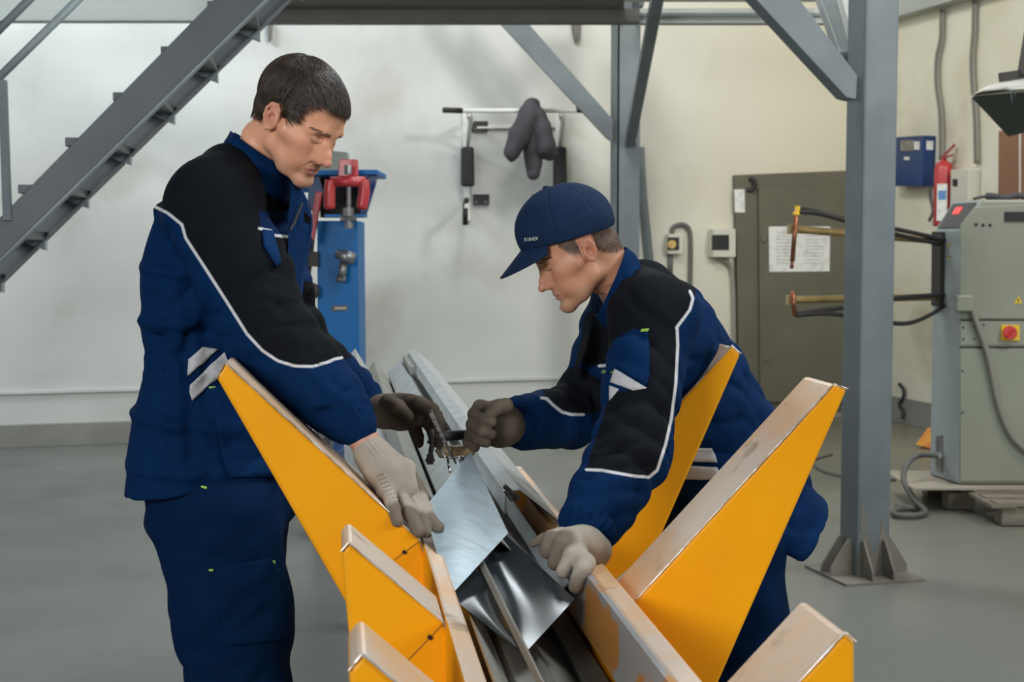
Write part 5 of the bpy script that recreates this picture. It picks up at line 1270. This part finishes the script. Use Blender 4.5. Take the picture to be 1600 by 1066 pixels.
# ---- trousers
Tr = Shape(); Tr.stack([at(345, 735, 2.70), at(350, 800, 2.70), at(352, 850, 2.71)], [.128, .126, .09], [.165, .165, .15], dA, capr=.05, k=.03)
h1, k1, a1 = at(345, 800, 2.62), at(386, 1150, 2.60), V(at(386, 1150, 2.60).x - .02, 2.64, .10)
h2, k2, a2 = at(368, 800, 2.80), at(358, 1140, 2.84), V(at(350, 1150, 2.84).x - .08, 2.88, .10)
Tr.chain([h1, h1.lerp(k1, .45), k1, k1.lerp(a1, .5), a1], [.112, .103, .088, .080, .074], k=.03, kk=.05)
Tr.chain([h2, h2.lerp(k2, .5), k2, k2.lerp(a2, .5), a2], [.105, .096, .086, .078, .072], k=.015, kk=.05)
Tr.local(folds(h1.lerp(k1, .8), .16, (k1 - h1), 55, .006, 21)); Tr.local(folds(h1, .18, (1, 0, .6), 50, .004, 22)); wild(Tr, h1, h1.lerp(k1, .8), .105, 12, 15, .008, (.010, .022), tilt=1.2); Tr.local(rumple(h1, k1, .11, 26, .013, 21, 1.0)); Tr.local(rumple(h2, k2, .10, 30, .013, 24, 1.0)); wt = waves(15, 9, 12, 40); Tr.local(lambda P: .004*wt(P)); Tr.local(folds(h2.lerp(k2, .9), .14, (k2 - h2), 70, .009, 25))
for a, c, w_, dp in (((335, 770, 2.5), (350, 900, 2.48), .006, .004), ((300, 1020, 2.52), (400, 930, 2.5), .02, .008), ((330, 1060, 2.5), (455, 1000, 2.5), .02, .008), ((310, 960, 2.5), (345, 1066, 2.5), .02, .008)):
    Tr.local(crease(at(*a), at(*c), w_, dp))
o, tb = sdf_object('trousers', Tr, .0058, M['trousers'], m1, sm=2)
tr1 = o
patch('thread_tag', tb, [(315, 759), (324, 762), (323, 765), (314, 762)], M['lime'], tr1, off=.002, t=.001, step=2)
patch('thread_tag', tb, [(327, 890), (334, 890), (334, 893), (327, 893)], M['lime'], tr1, off=.002, t=.001, step=2)
patch('thread_label', tb, [(411, 879), (428, 876), (428, 882), (412, 885)], M['lime'], tr1, off=.002, t=.001, step=2)
patch('leg_pocket', tb, [(336, 885), (420, 874), (440, 900), (445, 1000), (352, 1010)], M['trousers'], tr1, off=.002, t=.003)
for a_, dx in ((a1, .07), (a2, .07)):
    SS = Shape(); SS.ell((a_.x + dx, a_.y - .02, .048), (.15, .052, .048), k=0); SS.cap(V(a_.x, a_.y, .06), V(a_.x, a_.y, .13), .048, k=.03); SS.half((0, 0, .004), (0, 0, -1))
    sdf_object('shoe', SS, .008, M['sole'], m1, sm=1)
# ================================================================== GLOVED HANDS
def glove(name, parent, palm, fingers, thumb, mat, cuff=None, k=.012, h=.0021, dirt=None, label=None, kf=.0035, extra=None):
    """palm: [(point, radius)...]; fingers: lists of (px,py,Y,r)"""
    S = Shape()
    for i, (chain_, rad) in enumerate(palm): S.chain([at(*p) for p in chain_], rad, k=k if i else 0, kk=.02)
    for f in fingers + [thumb]:
        S.chain([at(*p[:3]) for p in f], [p[3] for p in f], k=kf, kk=.006)
    if extra: extra(S)
    wv_ = waves(hash(label or 'g') % 97 if False else len(name)*7 + 3, 8, 60, 150); S.local(lambda P: .0007*wv_(P))
    wd_ = waves(44, 7, 25, 70)
    tips = np.array([A3(at(*f[-1][:3])) for f in fingers + [thumb]])
    def dirt_(Vw, Vl):
        d = np.min(np.stack([np.sqrt(((Vw - t)**2).sum(1)) for t in tips]), 0)
        return (d - .030)*26 + 2.2*wd_(Vw) + (-.10 if dirt is None else dirt - .45)
    o, bv_ = sdf_object(name, S, h, mat, parent, {'dirt': dirt_}, sm=1, label=label)
    return o, bv_
# man on the left, near hand pressing on the sheet
H1palm = [([(577, 704, 2.355), (588, 718, 2.35), (608, 742, 2.345), (628, 762, 2.345)], [.0265, .0275, .0320, .0270]),
          ([(602, 770, 2.315), (650, 760, 2.385)], [.0150, .0150]), ([(588, 735, 2.33), (632, 735, 2.37)], [.020, .0205])]
g1, gb = glove('glove', m1, H1palm,
      [[(606, 768, 2.315, .0125), (614, 795, 2.275, .0115), (621, 815, 2.262, .0098)],
       [(624, 772, 2.335, .0125), (640, 802, 2.290, .0118), (655, 830, 2.268, .0100)],
       [(640, 772, 2.360, .0125), (653, 800, 2.310, .0115), (667, 832, 2.280, .0098)],
       [(652, 762, 2.385, .0125), (664, 795, 2.330, .0112), (672, 812, 2.305, .0105), (686, 824, 2.285, .0092)]],
      [(640, 745, 2.395, .0150), (654, 768, 2.41, .0125), (666, 782, 2.405, .0100)], M['glove'],
      extra=lambda S: (S.local(ribs(at(572, 700, 2.355), at(600, 740, 2.35) - at(572, 700, 2.355), .030, 26, .0016))), label='pale beige knitted glove')
b = B(); 
for i in range(7):
    for j in range(3):
        x, y = 590 + i*3.4 + j*4, 744 + i*6.0 - j*1.5
        hit = gb.ray_cast(CAM, ray(x, y).normalized())
        if hit[0] is not None: b.sphere(hit[0], .0011, 5)
b.out('grip_dots', M['rubber'], g1)
# bare wrist between sleeve and glove
S = Shape(); S.cap(at(560, 676, 2.362), at(582, 708, 2.357), .0255, .0260); sdf_object('wrist', S, .004, layered('wrist_skin', (.56, .30, .21), [], rough=.5, bump=.05, bscale=200, sss=.2), m1, sm=1)
# far hand, fingers hanging over the tool
glove('glove', m1, [([(578, 643, 2.735), (600, 643, 2.725), (628, 643, 2.71), (650, 640, 2.70)], [.0270, .0300, .0310, .0240]), ([(625, 655, 2.70), (655, 655, 2.70)], [.020, .016]), ([(640, 628, 2.69), (664, 634, 2.68)], [.0150, .0135])],
      [[(655, 629, 2.665, .0130), (676, 640, 2.655, .0118), (686, 660, 2.645, .0110), (684, 680, 2.640, .0096)],
       [(660, 634, 2.69, .0130), (682, 650, 2.685, .0118), (689, 670, 2.675, .0110), (684, 690, 2.665, .0096)],
       [(655, 648, 2.705, .0130), (670, 662, 2.700, .0115), (678, 680, 2.690, .0105), (679, 692, 2.685, .0092)],
       [(640, 654, 2.715, .0130), (649, 668, 2.712, .0112), (653, 682, 2.705, .0105), (655, 693, 2.70, .0090)]],
      [(606, 628, 2.690, .0155), (622, 636, 2.665, .0135), (638, 650, 2.655, .0112)], M['glove_dark'], label='brown knitted glove, darkened for dirt and shade', dirt=.2)
# ================================================================== THE MAN IN THE CAP
m2 = empty('person', (at(1180, 850, 3.02).x, 3.02, 0), 'person in a navy cap and work jacket, leaning over the right side of the rack', 'person')
fr2 = head_frame((921, 391), 2.70, -1, math.radians(8), math.radians(27), .845)
nk2 = at(990, 478, 2.87)
def crop2(Vw, Vl):     # cropped hair shade on the skin at the back and sides of the head
    x, y, z = Vl[:, 0], np.abs(Vl[:, 1]), Vl[:, 2]
    zl = np.interp(x, [-.12, -.06, -.030, -.022, .006, .012, .030, .046, .056], [-.040, -.034, -.012, .036, .036, .000, .004, .030, .060])
    d = (zl - z)*90; d = np.where((x > .055), 9, d); return np.where((x > -.028) & (x < .012) & (z < .037) & (y > .055), 9, d)
o, bv2, W2 = build_head(m2, fr2, nk2, M['skin2'], crop=crop2, occ=(.002, .090), es=.86)
R2 = np.array(fr2[0]); xf2 = lambda Vv: (Vv*fr2[3]) @ R2.T + np.array(fr2[1])
def in2(p):
    x, y, z = p.x, abs(p.y), p.z
    if z > .075 or x > .050: return False
    zl = np.interp(x, [-.12, -.06, -.030, -.022, .006, .012, .030, .046], [-.040, -.034, -.012, .036, .036, .006, .010, .034])
    if -.028 < x < .012 and z < .037 and y > .055: return False
    return z > zl
hair_locks(m2, bv2, W2, fr2, in2, M['hair_crop'], n=7000, length=.006, width=.00042, lift=.0013, seed=4, name='cropped_hair', curl=.5)
# cap crown, visor
CPn = Shape()
CPn.ell((.001, 0, .062), (.110, .0915, .101), k=0); CPn.ell((.041, 0, .080), (.078, .076, .074), k=.03)
CPn.half((0, 0, .036), (.20, 0, -1), k=.003)
CPn.ell((.000, 0, .050), (.1035, .0820, .0970), k=.003, mode='-')
# puffed crown with panels
wc = waves(77, 9, 25, 70, (1, 1, 1.8)); CPn.local(lambda P: .0030*wc(P)*np.clip((P[:, 2]-.060)/.02, 0, 1))
def seams(P):
    an = np.arctan2(P[:, 1], P[:, 0] + .008); s_ = np.abs(((an/(math.pi/3) + .5) % 1) - .5)*(math.pi/3); r = np.sqrt(P[:, 1]**2 + (P[:, 0]+.008)**2)
    return .0016*np.exp(-(s_*r/.0018)**2)
CPn.local(seams)
for a, c, w_, dp in (((.06, -.06, .075), (-.05, -.085, .085), .010, .002), ((.05, -.075, .062), (-.07, -.07, .070), .007, .0022), ((.02, -.08, .09), (-.06, -.07, .105), .010, -.0022), ((.0, .085, .075), (-.07, .07, .085), .010, .0022), ((.03, .08, .065), (-.05, .085, .062), .007, .0020),
                     ((.02, .08, .09), (-.06, .07, .105), .010, -.0022), ((.06, .06, .08), (.0, .085, .07), .008, .0022), ((.08, .045, .10), (.03, .07, .12), .012, .0022)):
    CPn.local(crease(a, c, w_, dp))
cp, cb2 = sdf_object('cap', CPn, .0024, M['cap'], m2, sm=1, xf=xf2)
# button, rim band
b = B(); b.sphere(W2((.005, 0, .164)), .008, 10, sc=(1, 1, .6)); b.out('cap_button', M['cap'], cp, smooth=True)
# visor: curved plate in front, drooping at the sides
n = 22; mrows = 14; vs = []; 
def vis(a, r):   # a in -1..1 across, r 0..1 outwards
    ang = a*math.radians(66); x0 = .037 + .084*math.cos(ang); y0 = .079*math.sin(ang)
    zr = .036 + .20*x0 + .004
    out_ = .078*(max(0, math.cos(a*math.pi/2*.97)))**.6
    x = x0 + out_*r*.93; y = y0*(1 + .05*r); z = zr - .034*r*(out_/.078) - .012*(abs(a)**2)*r
    return V(x, y, z)
fs = []
for lay in (0, 1):
    for i in range(n+1):
        for j in range(mrows+1):
            p = vis(-1 + 2*i/n, j/mrows); vs.append(W2(p - V(0, 0, .0028*lay)))
mm = mrows+1; K = (n+1)*mm
for i in range(n):
    for j in range(mrows):
        k = i*mm + j; fs += [[k, k+1, k+mm+1, k+mm], [K+k, K+k+mm, K+k+mm+1, K+k+1]]
for i in range(n): fs += [[i*mm+mrows, i*mm+mrows+mm, K+i*mm+mrows+mm, K+i*mm+mrows], [i*mm, K+i*mm, K+i*mm+mm, i*mm+mm]]
for j in range(mrows): fs += [[j, K+j, K+j+1, j+1], [n*mm+j, n*mm+j+1, K+n*mm+j+1, K+n*mm+j]]
vo = mesh('visor', vs, fs, M['cap'], cp, smooth=True); 
# white embroidered word on the cap: letter-like strokes
def word(name, bvh, x0, y0, x1, y1, hgt, letters, mat, parent, slant=.25, w=.9):
    """embroidered letters laid along the line x0,y0-x1,y1 (photo measures) on the cloth"""
    strokes = {'E': [((0, 0), (0, 1)), ((0, 0), (.7, 0)), ((0, .5), (.6, .5)), ((0, 1), (.7, 1))], 'S': [((.7, 1), (0, 1)), ((0, 1), (0, .5)), ((0, .5), (.7, .5)), ((.7, .5), (.7, 0)), ((.7, 0), (0, 0))],
               'I': [((.3, 0), (.3, 1))], 'H': [((0, 0), (0, 1)), ((.7, 0), (.7, 1)), ((0, .5), (.7, .5))], 'B': [((0, 0), (0, 1)), ((0, 1), (.7, .8)), ((.7, .8), (0, .5)), ((0, .5), (.7, .25)), ((.7, .25), (0, 0))],
               'A': [((0, 0), (.35, 1)), ((.35, 1), (.7, 0)), ((.15, .4), (.55, .4))], 'N': [((0, 0), (0, 1)), ((0, 1), (.7, 0)), ((.7, 0), (.7, 1))], 'K': [((0, 0), (0, 1)), ((0, .4), (.7, 1)), ((.2, .5), (.7, 0))],
               'M': [((0, 0), (0, 1)), ((0, 1), (.35, .4)), ((.35, .4), (.7, 1)), ((.7, 1), (.7, 0))], 'R': [((0, 0), (0, 1)), ((0, 1), (.7, .9)), ((.7, .9), (.6, .5)), ((.6, .5), (0, .5)), ((.3, .5), (.7, 0))],
               'C': [((.7, 1), (0, 1)), ((0, 1), (0, 0)), ((0, 0), (.7, 0))], 'G': [((.7, 1), (0, 1)), ((0, 1), (0, 0)), ((0, 0), (.7, 0)), ((.7, 0), (.7, .5)), ((.7, .5), (.4, .5))], 'P': [((0, 0), (0, 1)), ((0, 1), (.7, .9)), ((.7, .9), (.7, .55)), ((.7, .55), (0, .5))], 'U': [((0, 1), (0, 0)), ((0, 0), (.7, 0)), ((.7, 0), (.7, 1))], 'T': [((.35, 0), (.35, 1)), ((0, 1), (.7, 1))], 'O': [((0, 0), (0, 1)), ((0, 1), (.7, 1)), ((.7, 1), (.7, 0)), ((.7, 0), (0, 0))]}
    b = B(); L = len(letters); dx, dy = (x1-x0)/L, (y1-y0)/L
    for i, ch in enumerate(letters):
        for (a, c) in strokes[ch]:
            pts = []
            for u in np.linspace(0, 1, 4):
                q = (a[0] + (c[0]-a[0])*u, a[1] + (c[1]-a[1])*u); X = x0 + dx*(i + q[0]*.95 + slant*q[1]); Y = y0 + dy*(i + q[0]*.95) - hgt*q[1]
                d = ray(X, Y).normalized(); h = bvh.ray_cast(CAM, d)
                if h[0] is None: continue
                pts.append(h[0] - d*.0010)
            if len(pts) > 1: b.tube(pts, .00055*w, 5)
    if b.v: return b.out(name, mat, parent)
word('cap_lettering', cb2, 819, 377, 841, 375, 4.8, 'SIBAEK', M['white_paint'], cp, w=1.0)

# ---- jacket
J2 = Shape(); dB = V(.92, .28, 0)
ax2 = [(985, 452, 2.88), (1012, 518, 2.93), (1050, 608, 3.01), (1100, 698, 3.06), (1148, 778, 3.09), (1186, 838, 3.11), (1240, 940, 3.14)]
P2 = [at(*p) for p in ax2]; axd = (P2[-1] - P2[0]).normalized(); dperp = V(axd.z*-1, 0, axd.x); dperp = dperp if dperp.x > 0 else -dperp
dperp = (dperp + V(0, -.15, 0)).normalized()
J2.stack(P2, [.085, .132, .160, .166, .164, .160, .16], [.10, .185, .19, .185, .19, .20, .20], dperp, capr=.03, k=.03)
sh, el, wr = at(1022, 498, 2.69), at(984, 708, 2.54), at(914, 836, 2.41)
J2.chain([at(945, 520, 2.95), at(938, 590, 2.97), at(955, 690, 3.00), at(985, 760, 3.0)], [.05, .055, .055, .05], k=.05)
def cutline(p, q, Y, towards):
    a_, c_ = at(*p, Y), at(*q, Y); d = c_ - a_; n_ = V(-d.z, 0, d.x); n_ = n_ if n_.dot(at(*towards, Y) - a_) > 0 else -n_; J2.half(a_, n_, k=.006)
cutline((1050, 757), (1235, 866), 3.0, (1130, 900)); cutline((1292, 800), (1234, 866), 3.05, (1300, 870))
J2.chain([at(1000, 470, 2.80), sh, sh.lerp(el, .5), el, el.lerp(wr, .5), el.lerp(wr, .85), at(908, 846, 2.40)], [.070, .078, .066, .066, .058, .046, .036], k=.045, kk=.04)
s2, e2, w2 = at(965, 560, 3.08), at(892, 650, 2.92), at(822, 660, 2.78)
J2.chain([at(985, 500, 2.98), s2, e2, e2.lerp(w2, .55), w2, at(803, 664, 2.74)], [.07, .070, .058, .050, .046, .034], k=.035, kk=.04)
J2.local(folds(el, .13, (el - sh), 100, .0050, 31)); J2.local(folds(el.lerp(wr, .6), .10, (wr - el), 110, .0050, 32)); J2.local(folds(e2, .12, (w2 - s2), 100, .0055, 33)); J2.local(folds(sh, .14, (1, 0, .5), 75, .0040, 34))
J2.local(folds(at(1190, 690, 2.86), .16, (.5, 0, -.8), 70, .005, 35)); J2.local(ribs(wr, wr - el, .032, 24, .0044)); J2.local(ribs(at(806, 663, 2.75), w2 - e2, .022, 20, .0036))
for a, c, w_, dp in (((1065, 520, 2.72), (1120, 640, 2.78), .03, .014), ((1090, 500, 2.8), (1190, 620, 2.86), .025, -.006), ((1130, 640, 2.82), (1215, 645, 2.9), .014, .009), ((1100, 660, 2.82), (1180, 720, 2.86), .014, .008), ((1215, 655, 2.95), (1262, 800, 2.95), .018, .008),
                     ((975, 560, 2.66), (1050, 600, 2.66), .012, .006), ((960, 620, 2.66), (1040, 640, 2.66), .012, -.005), ((965, 430, 2.78), (1050, 455, 2.72), .012, .006), ((985, 450, 2.76), (1060, 490, 2.70), .010, -.005),
                     ((945, 560, 2.72), (935, 720, 2.8), .014, .010), ((950, 660, 2.62), (1010, 700, 2.58), .012, .007), ((930, 790, 2.5), (990, 800, 2.5), .010, .006), ((935, 820, 2.47), (985, 760, 2.5), .010, -.005)):
    J2.local(crease(at(*a), at(*c), w_, dp))
wild(J2, sh, el, .066, 15, 51); wild(J2, el.lerp(sh, .25), wr, .06, 18, 52); wild(J2, e2, w2, .05, 12, 53); wild(J2, at(1120, 560, 3.0), at(1200, 760, 3.08), .13, 14, 54, .008, (.008, .016)); wild(J2, at(1000, 450, 2.88), sh, .08, 5, 55, .005)
J2.local(rumple(sh, el, .070, 44, 0.0154, 61)); J2.local(rumple(el, wr, .062, 56, 0.0168, 63)); J2.local(rumple(s2, w2, .056, 58, 0.0154, 66)); J2.local(rumple(at(1010, 500, 2.92), at(1130, 740, 3.07), .17, 28, 0.0154, 68, 1.2)); J2.local(rumple(at(1140, 760, 3.08), at(1220, 880, 3.1), .18, 24, 0.0168, 69, 1.5))
wv2 = waves(92, 9, 14, 46); J2.local(lambda P: .0032*wv2(P))
BL2 = [(930, 500), (962, 440), (985, 400), (1090, 420), (1086, 462), (1078, 490), (1058, 512), (1059, 540), (1057, 600), (1050, 655), (1040, 700), (1026, 735), (1012, 746), (975, 742), (916, 734), (925, 700), (942, 655), (952, 615), (990, 608), (1010, 605), (1012, 560), (1014, 520), (990, 513), (960, 530), (950, 548), (938, 560), (938, 500)]
BL2b = [(846, 600), (900, 570), (945, 600), (955, 640), (912, 648), (880, 642), (862, 630), (850, 622)]
BL2c = [(915, 490), (935, 486), (948, 560), (938, 572), (915, 570), (905, 560)]
PI2 = [[(1078, 455), (1083, 466), (1078, 484), (1068, 498), (1057, 512)], [(1058, 512), (1059, 540), (1056, 600), (1049, 655), (1040, 695), (1027, 735), (1014, 746), (990, 744), (940, 735), (916, 734)], [(846, 622), (854, 623), (864, 633), (878, 644), (893, 648), (912, 648)], [(936, 572), (950, 571)]]
def bl2(a, b_):
    px = to_px(a); far = a[:, 1] > 2.80
    d = poly_sd(px, BL2); d = np.where(far & (px[:, 0] < 940), 9, d); d2 = np.where(a[:, 1] > 2.75, poly_sd(px, BL2b), 9); d3 = poly_sd(px, BL2c); return np.minimum.reduce([d, d2, d3])
def pi2(a, b_):
    px = to_px(a); near_ = np.minimum(seg_dist(px, PI2[0]), seg_dist(px, PI2[1])) + np.where(a[:, 1] > 2.90, 9, 0); fr_ = seg_dist(px, PI2[2]) + np.where(a[:, 1] < 2.75, 9, 0)
    return np.minimum.reduce([near_, fr_, seg_dist(px, PI2[3])])
jk2, jb2 = sdf_object('jacket', J2, .0046, M['jacket'], m2, {'black': bl2, 'pipe': pi2}, sm=2, label='navy and black jacket with white piping')
collar('collar', (977, 386), (931, 492), (1000, 412), (958, 518), 2.80, .078, M['navy'], jk2, open_=.25)
patch('reflective_strip', jb2, [(962, 577), (1011, 607), (990, 611), (955, 598)], M['silver_tape'], jk2, off=.003, t=.0012)
patch('reflective_strip', jb2, [(954, 603), (968, 609), (954, 627)], M['silver_tape'], jk2, off=.003, t=.0012)
patch('sleeve_pocket', jb2, [(962, 533), (1013, 517), (1015, 585), (1010, 604), (964, 575), (950, 585), (950, 556)], M['navy'], jk2, off=.002, t=.003)
patch('thread_tag', jb2, [(1004, 515), (1015, 515), (1013, 519), (1003, 519)], M['lime'], jk2, off=.006, t=.001, step=2)
patch('reflective_strip', jb2, [(1086, 699), (1112, 700), (1120, 722), (1078, 720)], M['silver_tape'], jk2, off=.003, t=.0012)
patch('reflective_strip', jb2, [(1076, 727), (1120, 730), (1131, 750), (1068, 747)], M['silver_tape'], jk2, off=.003, t=.0012)
word('chest_lettering', jb2, 940, 583, 962, 583, 4.2, 'GNEAK', M['lime'], jk2, w=1.1)
b = B(); b.prism([at(x, y, Y_) for x, y, Y_ in [(912, 500, 2.84), (922, 505, 2.80), (916, 545, 2.80), (905, 572, 2.84), (898, 590, 2.86), (899, 565, 2.88), (908, 535, 2.86)]], (0, .012, 0)); b.out('front_flap', M['black_cloth'], jk2, bevel=.004)
# ---- trousers
T2 = Shape(); T2.stack([at(1112, 775, 3.04), at(1132, 835, 3.06), at(1140, 880, 3.06)], [.128, .128, .10], [.165, .16, .14], V(1, 0, 0), capr=.06, k=.03)
h1, k1 = at(1142, 850, 2.96), at(1158, 1095, 2.95); a1 = V(k1.x + .02, 2.96, .10)
h2, k2 = at(1140, 850, 3.12), at(1125, 1085, 3.14); a2 = V(k2.x - .04, 3.18, .10)
T2.chain([h1, h1.lerp(k1, .45), k1, k1.lerp(a1, .5), a1], [.115, .100, .084, .080, .074], k=.03, kk=.05); T2.chain([h2, h2.lerp(k2, .5), k2, k2.lerp(a2, .5), a2], [.105, .094, .084, .078, .072], k=.015, kk=.05)
T2.local(folds(h1.lerp(k1, .3), .2, (.5, 0, .8), 60, .006, 41)); T2.local(folds(k1, .16, (k1 - h1), 60, .006, 42)); wild(T2, h1, h1.lerp(k1, .9), .10, 12, 61, .008, (.010, .022), tilt=1.2); T2.local(rumple(h1, k1, .11, 26, .013, 71, 1.0)); wt2 = waves(55, 9, 12, 40); T2.local(lambda P: .004*wt2(P))
T2.local(crease(at(1225, 870, 2.84), at(1140, 1000, 2.84), .02, .008)); T2.local(crease(at(1235, 900, 2.84), at(1170, 1050, 2.84), .02, -.006))
tr2, tb2 = sdf_object('trousers', T2, .0058, M['trousers'], m2, sm=2)
patch('thread_tag', tb2, [(1098, 761), (1108, 759), (1107, 763), (1097, 765)], M['lime'], tr2, off=.004, t=.001, step=2)
for a_ in (a1, a2):
    SS = Shape(); SS.ell((a_.x - .07, a_.y - .02, .048), (.15, .052, .048), k=0); SS.cap(V(a_.x, a_.y, .06), V(a_.x, a_.y, .13), .048, k=.03); SS.half((0, 0, .004), (0, 0, -1))
    sdf_object('shoe', SS, .008, M['sole'], m2, sm=1)
# ---- gloves
glove('glove', m2, [([(926, 860, 2.385), (910, 858, 2.35), (894, 852, 2.315)], [.0330, .0360, .0310]), ([(874, 842, 2.335), (896, 866, 2.275), (916, 882, 2.240)], [.0170, .0175, .0160])],
      [[(876, 838, 2.340, 0.0143), (861, 842, 2.320, 0.0138), (855, 862, 2.300, 0.0125)],
       [(889, 846, 2.310, 0.0143), (876, 852, 2.285, 0.0140), (867, 880, 2.270, 0.0127)],
       [(902, 860, 2.280, 0.0140), (892, 868, 2.260, 0.0138), (880, 893, 2.245, 0.0122)],
       [(916, 878, 2.245, 0.0138), (909, 890, 2.225, 0.0129), (899, 917, 2.210, 0.0112)]],
      [(880, 838, 2.365, 0.0138), (850, 843, 2.375, 0.0101), (833, 850, 2.375, 0.0053)], M['glove'], label='pale beige knitted glove', kf=.0045, dirt=.35)
glove('glove', m2, [([(800, 666, 2.735), (782, 664, 2.715), (770, 656, 2.70)], [.0320, .0400, .0340]), ([(784, 640, 2.70), (772, 645, 2.69)], [.020, .017])],
      [[(770, 638, 2.690, .0130), (750, 636, 2.680, .0130), (741, 648, 2.665, .0122), (758, 656, 2.635, .0108), (768, 660, 2.630, .0100)],
       [(765, 650, 2.700, .0130), (744, 652, 2.690, .0128), (738, 664, 2.660, .0120), (756, 674, 2.630, .0108), (768, 679, 2.630, .0098)],
       [(762, 664, 2.700, .0130), (742, 668, 2.690, .0122), (735, 680, 2.662, .0115), (750, 688, 2.636, .0105), (760, 692, 2.634, .0098)],
       [(760, 676, 2.705, .0120), (742, 684, 2.690, .0112), (732, 690, 2.670, .0105), (742, 699, 2.650, .0098)]],
      [(790, 634, 2.665, .0150), (776, 638, 2.645, .0130), (766, 648, 2.632, .0112)], M['glove_dark'], label='brown knitted glove closed around the tool, darkened for dirt and shade', kf=.0035, dirt=.45)

garment()
